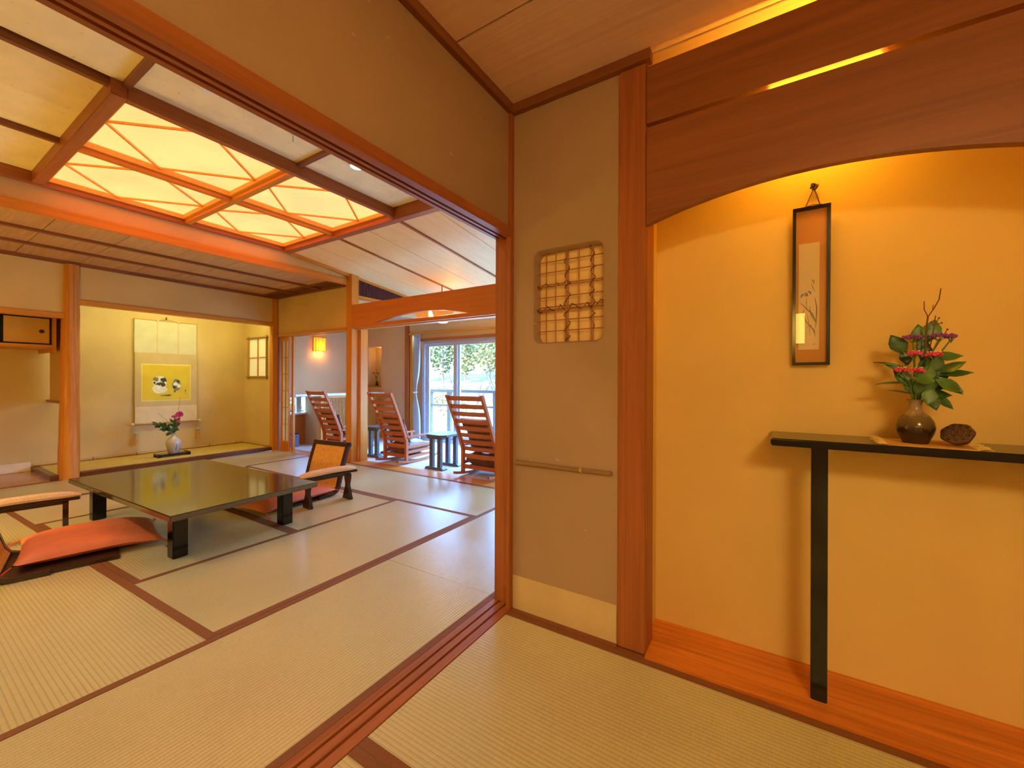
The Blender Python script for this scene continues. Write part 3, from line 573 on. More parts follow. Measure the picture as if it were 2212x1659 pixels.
# curtain
cu = thing('curtain', 'white curtain tied back at the left of the window', 'curtain', (-5.37, 5.32, 0))
b = B(); rows = []
for j in range(24):
    z = 1.93-1.90*j/23; wv = .075 if z > 1.0 else .09; sq = 1-.62*math.exp(-((z-.88)/.22)**2); cx = -5.36-.045*math.exp(-((z-.88)/.35)**2)
    rows.append([b.b.verts.new((cx+(i/24-.5)*2*wv*sq, 5.345+.022*math.sin(i*2.1)*sq, z)) for i in range(25)])
for A, Bq in zip(rows, rows[1:]):
    for i in range(24): b.b.faces.new((A[i], A[i+1], Bq[i+1], Bq[i]))
b.build('cloth', paper('curtain_cloth', (.66, .66, .68), trans=.5), cu, smooth=True)
B().tube([(-5.45, 5.345, .885), (-5.40, 5.30, .875), (-5.345, 5.345, .885)], .010, 6).build('tieback', COUNT, cu)
# low window to the garden, ledge, counter, slatted cabinet
wl = sempty('window_4', 'low garden window under the white counter', 'window', (-6.81, 4.04, .545))
for a, b_ in ((3.72, 3.745), (3.96, 4.04), (4.225, 4.27), (4.335, 4.36)): BX(-6.835, -6.785, a, b_, .545, .83).build('frame', WZ if a > 4.2 else SILV, wl)
BX(-6.83, -6.79, 3.745, 4.335, .80, .83).build('frame', SILV, wl); BX(-6.812, -6.808, 3.745, 4.335, .545, .80).build('pane', GLASS, wl)
cn = thing('counter_cabinet', 'slatted wooden cabinet under a long white counter in the sunroom', 'cabinet', (-6.53, 4.5, 0))
BX(-6.78, -6.275, 3.64, 5.395, .832, .870, bev=.003).build('worktop', COUNT, cn); BX(-6.78, -6.70, 3.64, 4.09, .515, .545).build('ledge', COUNT, cn)
BX(-6.775, -6.755, 3.64, 4.09, 0, .515).build('knee_panel', CABW, cn); BX(-6.755, -6.32, 4.09, 4.125, 0, .832).build('side_panel', PLS, cn)
BX(-6.755, -6.33, 4.125, 5.39, .05, .80).build('carcass', plain('carcass_dark', (.10, .03, .02)), cn)
BX(-6.325, -6.295, 4.085, 4.125, 0, .832).build('post', OZ, cn); BX(-6.325, -6.295, 4.125, 5.39, .795, .832).build('rail', OY, cn); BX(-6.325, -6.295, 4.125, 5.39, 0, .12).build('rail', OY, cn); BX(-6.325, -6.295, 5.355, 5.39, .12, .795).build('post', OZ, cn)
for i in range(43): BX(-6.318, -6.300, 4.135+i*.0284, 4.149+i*.0284, .12, .795).build('slat', OZ, cn)
bn = thing('waste_bin', 'purple grey waste bin with two round holes beside the cabinet', 'bin', (-6.62, 3.76, 0))
purp = plain('bin_lacquer', (.12, .09, .15), rough=.3)
BX(-6.70, -6.54, 3.68, 3.858, 0, .205, bev=.004).build('body', purp, bn); BX(-6.705, -6.535, 3.675, 3.862, .205, .217, bev=.003).build('lid', LACQ, bn)
for y in (3.765, 3.815): B().tube([(-6.5405, y, .165), (-6.5385, y, .165)], .009, 12).build('hole', LACQ, bn)
# sconce
def lantern(name, label, x, y, z, w_, h_, d_, nx, ny, SHADE=SHADE):
    """box lantern on a wall; nx, ny: outward wall normal"""
    L_ = thing(name, label, 'wall lamp', (x, y, z)); Mx = Matrix.Translation((x, y, z)) @ Matrix.Rotation(math.atan2(ny, nx), 4, 'Z')
    def bx_(nm, mt, *a): b = B().box(*a, M=Mx); return b.build(nm, mt, L_)
    bx_('back_plate', WZ, 0, .012, -w_/2, w_/2, 0, h_)
    bx_('front_paper', SHADE, d_-.004, d_, -w_/2+.004, w_/2-.004, .006, h_-.006); bx_('side_paper', SHADE, .012, d_-.004, -w_/2+.004, -w_/2+.008, .006, h_-.006); bx_('side_paper', SHADE, .012, d_-.004, w_/2-.008, w_/2-.004, .006, h_-.006)
    for yy in (-w_/2, w_/2-.008): bx_('post', OZ, d_-.006, d_+.003, yy, yy+.008, 0, h_)
    for yy in (-w_/6-.06*w_, w_/6): bx_('bar', OZ, d_, d_+.004, yy-.002, yy+.002, 0, h_)
    for zz in (0, h_-.008): bx_('rail', OX, d_-.006, d_+.003, -w_/2, w_/2, zz, zz+.008)
    return L_
lantern('wall_lamp', 'small glowing paper lantern on the sunroom wall', -6.78, 4.345, 1.605, .20, .245, .075, 1, 0)
point('sconce_bulb', (-6.735, 4.345, 1.70), 4.5, (1, .62, .20), .012); point('sconce_wash', (-6.69, 4.345, 1.575), 2.6, (1, .45, .10), .03)
lantern('wall_lamp', 'square glowing paper lamp on the wall behind the camera', .19, -2.05, 1.30, .34, .36, .12, 0, 1, emit('entry_lantern_paper', (1, .66, .12), 15))
point('entry_bulb', (.19, -1.985, 1.47), 4.0, (1, .66, .22), .015)
# unseen lamp behind the camera, added to brighten the front room
cl2 = thing('ceiling_light', 'unseen square paper lamp added to fill the front room with light', 'ceiling light', (1.05, -1.25, 2.34))
BX(.75, 1.35, -1.55, -.95, 2.33, 2.40).build('shade', emit('entry_fill_paper', (1, .78, .32), 52), cl2); BX(.73, 1.37, -1.57, -.93, 2.40, 2.42).build('frame', WX, cl2)
# pendant in the sunroom
pd = thing('pendant_lamp', 'fan shaped woven pendant lamp glowing behind the arched beam', 'pendant lamp', (-3.84, 4.3, 1.9))
b = B(); n = 20
for sgn, x0, x1, y0, y1 in ((1, -4.16, -3.91, 4.1, 4.5), (1, -3.87, -3.46, 4.1, 4.5)):
    b2 = B(); pr = [(-.0, .0)]
    if x0 < -4.0: pr = [(x0, 2.02), (x0+.10, 2.075), (x1, 2.085), (x1, 1.955), (x0+.06, 1.965)]
    else: pr = [(x0, 2.085), (x0+.14, 2.085), (x0+.28, 2.05), (x1+.01, 1.99), (x1-.02, 1.965), (x0+.06, 1.955)]
    b2.prism(pr, 1, y0, y1).build('shade', PEND, pd)
BX(-3.91, -3.85, 4.12, 4.48, 1.955, 2.08).build('diffuser', emit('pendant_glow', (1, .72, .30), 6), pd)
B().lathe([(.0, 1.893), (.06, 1.90), (.095, 1.925), (.10, 1.957)], (-3.83, 4.3, 0), 20, cap=False).build('bulb', emit('pendant_bulb', (1, .80, .45), 9), pd, smooth=True)
B().tube([(-3.84, 4.3, 2.08), (-3.84, 4.3, zs(4.3))], .006, 6).build('cord', DKW, pd)
point('pendant_up', (-3.68, 4.3, 2.20), 2.4, (1, .50, .10), .06); point('pendant_down', (-3.80, 4.3, 1.83), 5, (1, .62, .25), .06)
point('niche_lamp', (-6.46, 5.50, 1.70), 1.2, (1, .52, .10), .02)
# tiny vase in the niche
nv = tag(B().lathe([(.0, 0), (.024, .002), (.030, .03), (.024, .06), (.013, .085), (.016, .10)], (-6.575, 5.46, .985), 14, cap=False).build('bud_vase', DKW, smooth=True), 'dark bud vase on the niche sill', 'vase')
for i, (dx, h) in enumerate(((-.085, .255), (0, .33), (.045, .25))):
    lab = ('short red flower leaning left in the niche vase', 'tall bare green stem in the niche vase', 'short red flower leaning right in the niche vase')[i]
    st = thing('niche_flower', lab, 'flower', (-6.575, 5.46, 1.08)); B().tube([(-6.575, 5.46, 1.02), (-6.575+dx*.35, 5.46, .985+h*.7), (-6.575+dx, 5.455, .985+h)], .0035, 5).build('stem', STEM, st)
    if i != 1: B().ball((-6.575+dx, 5.455, .985+h), .022, 10, (1.2, 1, .7)).build('blossom', plain('red_petal', (.5, .02, .04), rough=.7), st)
    else: B().leaf((-6.575, 5.46, 1.12), (-.5, 0, 1), .10, .03).build('leaf', LEAFM, st)
# ------------------------------------------------------------------ furniture builders
def rocking_chair(loc, rz, Wd, label):
    r = thing('rocking_chair', label, 'rocking chair', loc, rz, 'slatted rocking chairs in the sunroom'); h = Wd/2
    prof = lambda z: .0 if z < .30 else -.285*((z-.30)/.64)**1.12
    zsn = [0.02, .16, .30, .42, .54, .66, .78, .90, .94]
    for s_ in (-1, 1):
        b = B(); pts = [(prof(z), z) for z in zsn]
        for (y0, z0), (y1, z1) in zip(pts, pts[1:]): b.prism([(y0-.022, z0), (y0+.018, z0), (y1+.018, z1), (y1-.022, z1)], 0, s_*h-.016, s_*h+.016)
        b.build('back_post', ROCK, r, local=True)
        B().box(s_*h-.016, s_*h+.016, .47, .51, .02, .345).build('front_leg', ROCK, r, local=True)
        B().box(s_*h-.026, s_*h+.026, -.01, .56, .345, .363, bev=.004).build('armrest', ROCK, r, local=True)
        for z in (.20, .135, .07): B().box(s_*h-.011, s_*h+.011, .018, .47, z, z+.036).build('side_rail', ROCK, r, local=True)
        b = B(); P = [(-.16+.86*i/14, .004+.055*((i-6.5)/7.5)**2) for i in range(15)]
        b.prism([(y, z) for y, z in P]+[(y, z+.028) for y, z in P[::-1]], 0, s_*h-.015, s_*h+.015); b.build('rocker', ROCK, r, local=True)
    for z in (.88, .79, .705, .62, .537, .455, .375, .295, .21):
        b = B(); m = 8
        for i in range(m):
            xa, xb_ = -h+.016+(Wd-.032)*i/m, -h+.016+(Wd-.032)*(i+1)/m
            ca, cb_ = -.022*(1-((2*i/m)-1)**2), -.022*(1-((2*(i+1)/m)-1)**2)
            ya, yb_ = prof(z), prof(z+.05)
            q = [b.b.verts.new(p_) for p_ in ((xa, ya+ca-.006, z), (xb_, ya+cb_-.006, z), (xb_, yb_+cb_-.006, z+.05), (xa, yb_+ca-.006, z+.05), (xa, ya+ca+.006, z), (xb_, ya+cb_+.006, z), (xb_, yb_+cb_+.006, z+.05), (xa, yb_+ca+.006, z+.05))]
            for f_ in ((0, 1, 2, 3), (7, 6, 5, 4), (0, 4, 5, 1), (3, 2, 6, 7)): b.b.faces.new([q[k_] for k_ in f_])
        b.build('back_slat', ROCK, r, local=True, smooth=True)
    B().box(-h+.016, h-.016, -.008, .012, .085, .13).build('back_rail', ROCK, r, local=True); B().box(-h+.016, h-.016, .478, .50, .17, .21).build('front_rail', ROCK, r, local=True)
    for i in range(5): B().box(-h+.012, h-.012, .05+i*.085, .10+i*.085, .074, .086).build('seat_slat', ROCK, r, local=True)
    return r
def pillow(name, mat_m, parent, sx, sy, th, loc=(0, 0, 0), rot=None, n=14, pinch=.10, edge=.5, droop=0):
    b = B(); M = Matrix.Translation(loc) @ (rot or Matrix.Identity(4)); top, bot = [], []
    for i in range(n+1):
        a, c_ = [], []
        for j in range(n+1):
            u, v_ = 2*i/n-1, 2*j/n-1
            e = (max(0, 1-abs(u)**3.0)*max(0, 1-abs(v_)**3.0))**.42; ez = droop*max(0, v_-.35)**1.5
            x = u*sx*(1-pinch*(1-abs(u)**1)*0-pinch*(1-v_*v_)*abs(u)**4); y = v_*sy*(1-pinch*(1-u*u)*abs(v_)**4)
            wob = .05*th*math.sin(5*u+3*v_)
            p_ = b.b.verts.new(M @ Vector((x, y, th*edge-ez+(th*(1-edge)+wob)*e))); a.append(p_)
            c_.append(p_ if i in (0, n) or j in (0, n) else b.b.verts.new(M @ Vector((x, y, max(.0, th*edge-ez*1.0-th*edge*e)))))
        top.append(a); bot.append(c_)
    for i in range(n):
        for j in range(n):
            b.b.faces.new((top[i][j], top[i+1][j], top[i+1][j+1], top[i][j+1]))
            try: b.b.faces.new((bot[i][j], bot[i][j+1], bot[i+1][j+1], bot[i+1][j]))
            except ValueError: pass
    return b.build(name, mat_m, parent, smooth=True, local=True)
spots = [((-5.555, 3.80, 0), .02, .40, 'slatted rocking chair behind the orange post, nearest the paper lantern', 'nearest the paper lantern'),
         ((-4.195, 3.80, 0), .045, .385, 'slatted rocking chair between the two dark side tables', 'between the side tables'),
         ((-2.765, 3.735, 0), .0, .47, 'slatted rocking chair in front of the window, beside the door post', 'in front of the window')]
for loc, rz, wd, lab, w_ in spots:
    rocking_chair(loc, rz, wd, lab)
    Mz = Matrix.Translation(loc) @ Matrix.Rotation(rz, 4, 'Z')
    c1 = thing('seat_cushion', 'brown leather seat cushion of the rocking chair '+w_, 'cushion', Mz @ Vector((0, .245, .087)), rz); pillow('pad', LEATH, c1, wd/2-.02, .225, .20, pinch=.02)
    c2 = thing('back_cushion', 'brown leather back cushion of the rocking chair '+w_, 'cushion', Mz @ Vector((0, .035, .290)), rz)
    pillow('pad', LEATH, c2, wd/2-.03, .175, .075, (0, .045, .15), Matrix.Rotation(math.radians(113), 4, 'X')); pillow('headroll', LEATH, c2, wd/2-.03, .06, .085, (0, -.075, .345), Matrix.Rotation(math.radians(113), 4, 'X'))
def side_table(loc, rz, label):
    t_ = thing('side_table', label, 'side table', loc, rz, 'dark side tables between the rocking chairs')
    B().prism([(-.17, -.14), (-.11, -.20), (.11, -.20), (.17, -.14), (.17, .14), (.11, .20), (-.11, .20), (-.17, .14)], 2, .405, .43).build('top', STONE, t_, local=True)
    for y in (-.145, .145):
        B().prism([(-.15, 0), (.15, 0), (.15, .014), (.125, .032), (-.125, .032), (-.15, .014)], 1, y-.04, y+.04).build('foot', STONE, t_, local=True)
        for x in (-.065, .065): B().box(x-.027, x+.027, y-.02, y+.02, .032, .375).build('leg', STONE, t_, local=True)
        B().box(-.12, .12, y-.03, y+.03, .375, .405).build('bearer', STONE, t_, local=True)
side_table((-3.48, 3.945, 0), -.02, 'dark slate coloured side table right of the middle rocking chair'); side_table((-4.80, 4.08, 0), .02, 'dark slate coloured side table left of the middle rocking chair')
# low table
tb = thing('low_table', 'large low lacquered table reflecting the scroll', 'table', (-3.776, 1.374, 0), math.radians(2.2))
B().box(-.878, .878, -.465, .465, .283, .32, bev=.005).build('top', TABLE, tb, local=True)
B().box(-.74, .69, -.375, .375, .25, .283).build('apron', TABLE, tb, local=True)
for x in (.655, -.705):
    for y in (-.34, .34): B().box(x-.038, x+.038, y-.04, y+.04, 0, .283, bev=.004).build('leg', LACQ, tb, local=True)
# floor chairs
def floor_chair(loc, rz, label):
    f = thing('floor_chair', label, 'floor chair', loc, rz, 'legless floor chairs at the low table'); h = .255
    P = [(.48, .014), (.20, .012), (.05, .014), (.0, .032), (-.025, .07), (-.05, .16), (-.08, .27), (-.12, .39), (-.15, .475)]
    def sweep(b, x0, x1, pts, t0, t1):
        for i, ((y0, z0), (y1, z1)) in enumerate(zip(pts, pts[1:])):
            def nr_(k_):
                a = Vector(pts[min(k_+1, len(pts)-1)])-Vector(pts[max(k_-1, 0)]); a.normalize(); return Vector((-a.y, a.x))*-1
            na, nb = nr_(i), nr_(i+1)
            b.prism([(y0+na.x*t0, z0+na.y*t0), (y1+nb.x*t0, z1+nb.y*t0), (y1+nb.x*t1, z1+nb.y*t1), (y0+na.x*t1, z0+na.y*t1)], 0, x0, x1)
        return b
    for s_ in (-1, 1): sweep(B(), s_*h-(.042 if s_ > 0 else 0), s_*h+(.042 if s_ < 0 else 0), P[1:], -.010, .016).build('side_stile', DKW, f, local=True)
    B().box(-h, h, -.165, -.115, .43, .478, bev=.008, M=Matrix.Translation((0, -.005, 0))).build('top_rail', DKW, f, local=True)
    B().box(-h+.02, h-.02, .0, .48, .002, .022, bev=.004).build('seat_board', DKW, f, local=True)
    sweep(B(), -h+.042, h-.042, P[3:-1]+[(-.135, .435)], -.006, .012).build('back_pad', GOLDF, f, local=True)
    return f
floor_chair((-3.70, .44, 0), math.radians(-13), 'dark floor chair at the left edge with a rust cushion')
floor_chair((-3.745, 2.42, 0), math.radians(185), 'dark floor chair with gold back across the low table')
def zabuton(loc, rz, hx, hy, label):
    z = thing('floor_cushion', label, 'cushion', loc, rz, 'rust silk cushions on the floor chairs'); pillow('cover', REDC, z, hx, hy, .105, n=24, pinch=.05, edge=.36, droop=.055)
    for sx in (-1, 1):
        for sy in (-1, 1):
            a = Vector((sx*hx, sy*hy, .036 if sy < 0 else .012)); d_ = Vector((sx*.03, sy*.02-.01, -.02 if sy < 0 else -.006))
            b = B(); b.tube([a, a+d_, a+d_*1.6+Vector((0, 0, -.012)), a+d_*2.2+Vector((0, -.02, -.02))], [.003, .0045, .004, .007], 6); b.build('tassel', TASS, z, local=True)
zabuton((-3.745, .825, .024), math.radians(-11), .285, .325, 'rust silk cushion lying in front of the left floor chair')
zabuton((-3.705, 2.035, .024), math.radians(187), .28, .345, 'rust silk cushion on the chair across the table, partly under it')
def armrest(loc, rz, label):
    a = thing('armrest', label, 'armrest', loc, rz, 'padded armrests beside the floor chairs')
    b = B(); n = 10; sec = [(-.055, 0), (-.058, .015), (-.045, .032), (0, .040), (.045, .032), (.058, .015), (.055, 0)]; rings = []
    for j in range(n+1):
        y = -.26+.52*j/n; k_ = (1-abs(2*j/n-1)**6)*.55+.45; zz = .262+.012*math.cos((2*j/n-1)*1.4)
        rings.append([b.b.verts.new((x*k_, y, zz+z*k_)) for x, z in sec])
    for A, Bq in zip(rings, rings[1:]):
        for i in range(len(sec)-1): b.b.faces.new((A[i], A[i+1], Bq[i+1], Bq[i]))
        b.b.faces.new((A[-1], A[0], Bq[0], Bq[-1]))
    b.b.faces.new(rings[0]); b.b.faces.new(rings[-1][::-1]); b.build('pad', BEIGF, a, local=True, smooth=True)
    B().box(-.05, .05, -.255, .255, .245, .263, bev=.004).build('rail', DKW, a, local=True); B().box(-.022, .022, -.20, .20, .222, .246).build('under_rail', DKW, a, local=True)
    half = [(.062, 0), (.062, .018), (.052, .03), (.046, .06), (.022, .12), (.021, .14), (.036, .19), (.040, .235)]
    pr = half+[(-x, z) for x, z in half[::-1]]
    for y in (-.185, .185): B().prism(pr, 1, y-.014, y+.014).build('leg', DKW, a, local=True)
armrest((-3.325, 2.235, 0), math.radians(-5), 'padded armrest on hourglass legs right of the low table')
armrest((-4.235, .60, 0), math.radians(-9), 'padded armrest on hourglass legs at the left edge')
# ------------------------------------------------------------------ tokonoma: scroll, tray, vase
sc = thing('hanging_scroll', 'tall pale hanging scroll with a yellow painting of two round figures', 'hanging scroll', (-7.395, 2.39, .48)); X = -7.395
def wide(y0, y1, z0, z1, x=X, t_=.004): return BX(x, x+t_, y0, y1, z0, z1)
SCW = paper('scroll_white', (.60, .57, .42)); SCB = paper('scroll_silk', (.60, .46, .24)); SCY = paper('scroll_gold', (.72, .55, .06)); SCC = paper('scroll_cream', (.74, .60, .38)); SCE = paper('scroll_edge', (.78, .68, .25))
wide(2.02, 2.74, 1.472, 1.935).build('upper_silk', SCW, sc); wide(2.025, 2.748, .715, 1.472).build('middle_silk', SCB, sc); wide(2.03, 2.752, .485, .715).build('lower_silk', SCC, sc)
wide(2.095, 2.672, .788, 1.318, X+.004, .001).build('painting_border', SCE, sc); pt = wide(2.108, 2.66, .802, 1.300, X+.005, .001).build('painting', SCY, sc)
for y in (2.265, 2.51): wide(y, y+.012, 1.475, 1.93, X+.004, .001).build('hanging_strip', SCB, sc)
B().tube([(X+.008, 1.995, .478), (X+.008, 2.79, .478)], .013, 10).build('roller_rod', BAMB, sc, smooth=True)
for y in (2.003, 2.782): B().tube([(X+.008, y-.012, .478), (X+.008, y+.012, .478)], .017, 10).build('roller_end', CREAM, sc)
B().tube([(X+.004, 2.02, 1.935), (X+.004, 2.74, 1.935)], .006, 6).build('top_rod', BAMB, sc)
B().tube([(X+.004, 2.27, 1.937), (X+.006, 2.38, 1.968), (X+.004, 2.52, 1.937)], .003, 5).build('cord', SCB, sc)
for y in (2.27, 2.515): B().lathe([(.016, 0), (.02, .01), (.012, .024), (0, .026)], (X+.006, y, 1.925), 10, cap=False).build('cord_tab', SCW, sc)
inkm, whm, olm = plain('ink', (.06, .06, .05), rough=.9), plain('figure_white', (.80, .78, .62), rough=.9), plain('ink_olive', (.22, .22, .12), rough=.9)
def blob(cy, cz, ry, rz_, m_, dx, seed, wob=.12, n=18):
    rn = random.Random(seed); P = [(cy+ry*math.cos(2*PI*i/n)*(1+rn.uniform(-wob, wob)), cz+rz_*math.sin(2*PI*i/n)*(1+rn.uniform(-wob, wob))) for i in range(n)]
    B().prism(P, 0, X+.006+dx, X+.0065+dx).build('figure_patch', m_, pt)
blob(2.30, 1.045, .078, .105, whm, 0, 1, .05); blob(2.30, .955, .085, .06, whm, .0001, 2, .08); blob(2.255, 1.10, .032, .028, olm, .0006, 3, .3); blob(2.345, 1.09, .034, .036, inkm, .0006, 4, .3); blob(2.30, 1.035, .05, .022, inkm, .0007, 5, .35); blob(2.34, 1.02, .024, .03, inkm, .0008, 6, .3); blob(2.24, 1.05, .012, .02, inkm, .0007, 7, .3)
blob(2.495, 1.02, .055, .085, olm, 0, 8, .12); blob(2.485, 1.03, .03, .03, whm, .0006, 9, .3); blob(2.525, 1.0, .02, .03, whm, .0006, 10, .3); blob(2.47, .985, .018, .022, inkm, .0007, 11, .3); blob(2.515, 1.07, .022, .016, inkm, .0007, 12, .3); blob(2.475, .925, .010, .016, inkm, .0006, 13, .2)
blob(2.36, .865, .055, .012, olm, .0004, 14, .4); blob(2.40, .868, .03, .008, inkm, .0006, 15, .4); blob(2.605, .93, .004, .022, inkm, .0006, 16, .3); blob(2.605, .89, .006, .006, TASS, .0006, 17, .2)
for y in (2.035, 2.765):
    B().tube([(X+.01, y, .475), (X+.012, y, .37)], .002, 5).build('weight_cord', SCB, sc); B().ball((X+.014, y, .345), .024, 12).build('weight', plain('celadon', (.40, .44, .34), rough=.3), sc)
    B().lathe([(.011, .325), (.016, .30), (.018, .19), (.02, .185)], (X+.014, y, 0), 10).build('tassel', GOLDF, sc)
tag(B().tube([(-7.42, 2.372, 1.965), (-7.385, 2.372, 1.968), (-7.385, 2.372, 1.995)], .007, 8).build('scroll_hook', DKW), 'small dark hook holding the hanging scroll', 'hook')
ty = thing('display_tray', 'low black display stand on the tokonoma floor', 'stand', (-6.93, 2.30, .052))
BX(-7.02, -6.845, 2.118, 2.478, .074, .090, bev=.003).build('top', LACQ, ty); BX(-7.02, -6.845, 2.462, 2.478, .090, .096).build('end_lip', LACQ, ty); BX(-7.02, -6.845, 2.118, 2.134, .090, .096).build('end_lip', LACQ, ty)
for x0, x1 in ((-7.02, -6.99), (-6.947, -6.918), (-6.875, -6.845)): BX(x0, x1, 2.118, 2.145, .053, .074).build('foot', LACQ, ty); BX(x0, x1, 2.451, 2.478, .053, .074).build('foot', LACQ, ty)
vz = .090
def vasemat(name, stops, rough=.25):
    m, nt, b = newmat(name); t_ = N(nt, 'ShaderNodeTexCoord'); sp = N(nt, 'ShaderNodeSeparateXYZ'); nt.links.new(t_.outputs['Generated'], sp.inputs[0])
    n = N(nt, 'ShaderNodeTexNoise', Scale=9.0, Detail=4.0); nt.links.new(t_.outputs['Generated'], n.inputs['Vector'])
    a = N(nt, 'ShaderNodeMath', operation='MULTIPLY_ADD'); nt.links.new(n.outputs[0], a.inputs[0]); a.inputs[1].default_value = .22; nt.links.new(sp.outputs[2], a.inputs[2])
    r = ramp(nt, a.outputs[0], stops); nt.links.new(r.outputs[0], b.inputs['Base Color']); b.inputs['Roughness'].default_value = rough; return m
vs = thing('flower_vase', 'pale grey stoneware vase on the black display stand', 'vase', (-6.93, 2.309, vz))
B().lathe([(.0, 0), (.055, 0), (.060, .01), (.072, .06), (.085, .115), (.087, .145), (.078, .175), (.052, .205), (.030, .222), (.024, .235), (.026, .25), (.036, .262), (.030, .262), (.020, .24), (.0, .20)], (-6.93, 2.309, vz), 30, cap=False).build('body', vasemat('pale_glaze', [(.1, (.36, .31, .26)), (.6, (.50, .46, .42)), (.95, (.58, .52, .44))]), vs, smooth=True)
B().tube([(-6.905, 2.345, vz+.215), (-6.862, 2.330, vz+.165), (-6.846, 2.318, vz+.11), (-6.862, 2.312, vz+.04)], .003, 5).build('glaze_run', DKW, vs)
def stem_with(name, label, cat, pts, r, m, group=None):
    o = thing(name, label, cat, pts[0], 0, group); B().tube(pts, r, 6).build('stem', m, o); return o
c0 = Vector((-6.93, 2.309, .345))
rn = random.Random(3)
o = stem_with('leafy_branch', 'leafy green branch arching left from the pale vase', 'branch', [c0-Vector((0, 0, .05)), c0+Vector((0, -.05, .08)), c0+Vector((.02, -.13, .13)), c0+Vector((.02, -.19, .155))], .003, TWIG)
for i in range(26):
    t_ = .10+.90*i/25; p_ = c0+Vector((.02*t_, -.19*t_, .16*t_**.8)); B().leaf(p_, (rn.uniform(-.2, .4), rn.uniform(-1, .1), rn.uniform(-.7, .9)), rn.uniform(.055, .08), .036, (1, 0, .4), .15).build('leaf', LEAFM, o)
o = stem_with('leafy_branch', 'upright leafy green branch in the pale vase', 'branch', [c0-Vector((0, 0, .05)), c0+Vector((.01, .02, .1)), c0+Vector((.02, .03, .19))], .003, STEM)
for i in range(40):
    t_ = .10+.85*i/39; p_ = c0+Vector((.015*t_, rn.uniform(-.02, .05)*t_, .20*t_)); B().leaf(p_, (rn.uniform(-.2, .6), rn.uniform(-1, 1), rn.uniform(-.3, 1)), rn.uniform(.045, .07), .034, (1, 0, .4), .15).build('leaf', LEAFB if i % 3 == 0 else LEAFM, o)
for lab, dy, dz, sc_ in (('large magenta blossom at the top of the pale vase bouquet', .056, .262, 1), ('small magenta blossom left of the large one in the pale vase', .0, .235, .6), ('magenta bud low among the leaves of the pale vase', .04, .17, .45)):
    o = stem_with('magenta_flower', lab, 'flower', [c0-Vector((0, 0, .05)), c0+Vector((.02, dy*.4, dz*.5)), c0+Vector((.03, dy, dz))], .0028, STEM)
    b = B()
    for i in range(22): b.leaf(c0+Vector((.03+rn.uniform(-.01, .02), dy+rn.uniform(-.03, .03)*sc_, dz+rn.uniform(-.03, .03)*sc_)), (rn.uniform(-.3, .8), rn.uniform(-1, 1), rn.uniform(-.2, 1)), .034*sc_+.006, .024*sc_+.004, (1, 0, 0), .3)
    b.build('blossom', plain('magenta_petal', (.62, .02, .18), rough=.7), o)
stem_with('bare_twig', 'tall thin bare twig rising from the pale vase', 'twig', [c0, c0+Vector((0, .05, .3)), c0+Vector((0, .075, .50))], .0018, TWIG)
stem_with('bare_twig', 'thin bare twig leaning left from the pale vase', 'twig', [c0, c0+Vector((0, -.08, .2)), c0+Vector((0, -.17, .30))], .0015, TWIG)
# ------------------------------------------------------------------ alcove contents
sh = thing('wall_shelf', 'black lacquered shelf on a single leg in the alcove', 'shelf', (.15, 1.75, .012))
BX(.008, .745, 1.70, 1.945, .876, .902, bev=.004).build('top', LACQ, sh); BX(.126, .172, 1.735, 1.768, .012, .876, bev=.003).build('leg', LACQ, sh)
ms = thing('fringed_mat', 'straw coloured fringed mat on the black shelf', 'mat', (.42, 1.80, .902))
mq = [(.318, 1.712), (.512, 1.703), (.535, 1.90), (.335, 1.905)]
B().slab(mq, .9022, .9050).build('cloth', MATC, ms)
for (a, b_, sgn) in ((mq[0], mq[3], -1), (mq[1], mq[2], 1)):
    b = B()
    for i in range(46):
        t_ = i/45; x0, y0 = a[0]+(b_[0]-a[0])*t_, a[1]+(b_[1]-a[1])*t_; dx = sgn*rn.uniform(.018, .034); dy = rn.uniform(-.012, .012)
        b.tube([(x0, y0, .9045), (x0+dx*.5, y0+dy*.4, .9055+rn.uniform(0, .006)), (x0+dx, y0+dy, .904+rn.uniform(0, .006))], .0011, 4)
    tag(b.build('fringe', FRNG, ms), 'curly pale straw fringe', 'fringe') if False else b.build('fringe', FRNG, ms).__setitem__('kind', 'stuff')
vc = (.400, 1.80, .9052)
va = thing('flower_vase', 'round brown glazed vase with pale neck on the black shelf', 'vase', vc)
B().lathe([(0, 0), (.0315, 0), (.033, .004), (.036, .014), (.043, .03), (.0475, .046), (.0475, .055), (.043, .072), (.033, .088), (.021, .099), (.0155, .108), (.0145, .122), (.018, .134), (.0235, .139), (.020, .139), (.012, .125), (0, .10)], vc, 36, cap=False).build('body', vasemat('brown_glaze', [(.26, (.045, .022, .012)), (.42, (.028, .014, .008)), (.50, (.09, .055, .022)), (.72, (.17, .115, .045)), (.82, (.36, .25, .16)), (1.0, (.30, .20, .13))], .16), va, smooth=True)
mouth = Vector(vc)+Vector((0, 0, .135))
def S(dx, dz, dy=0): return mouth+Vector((dx, dy, dz))
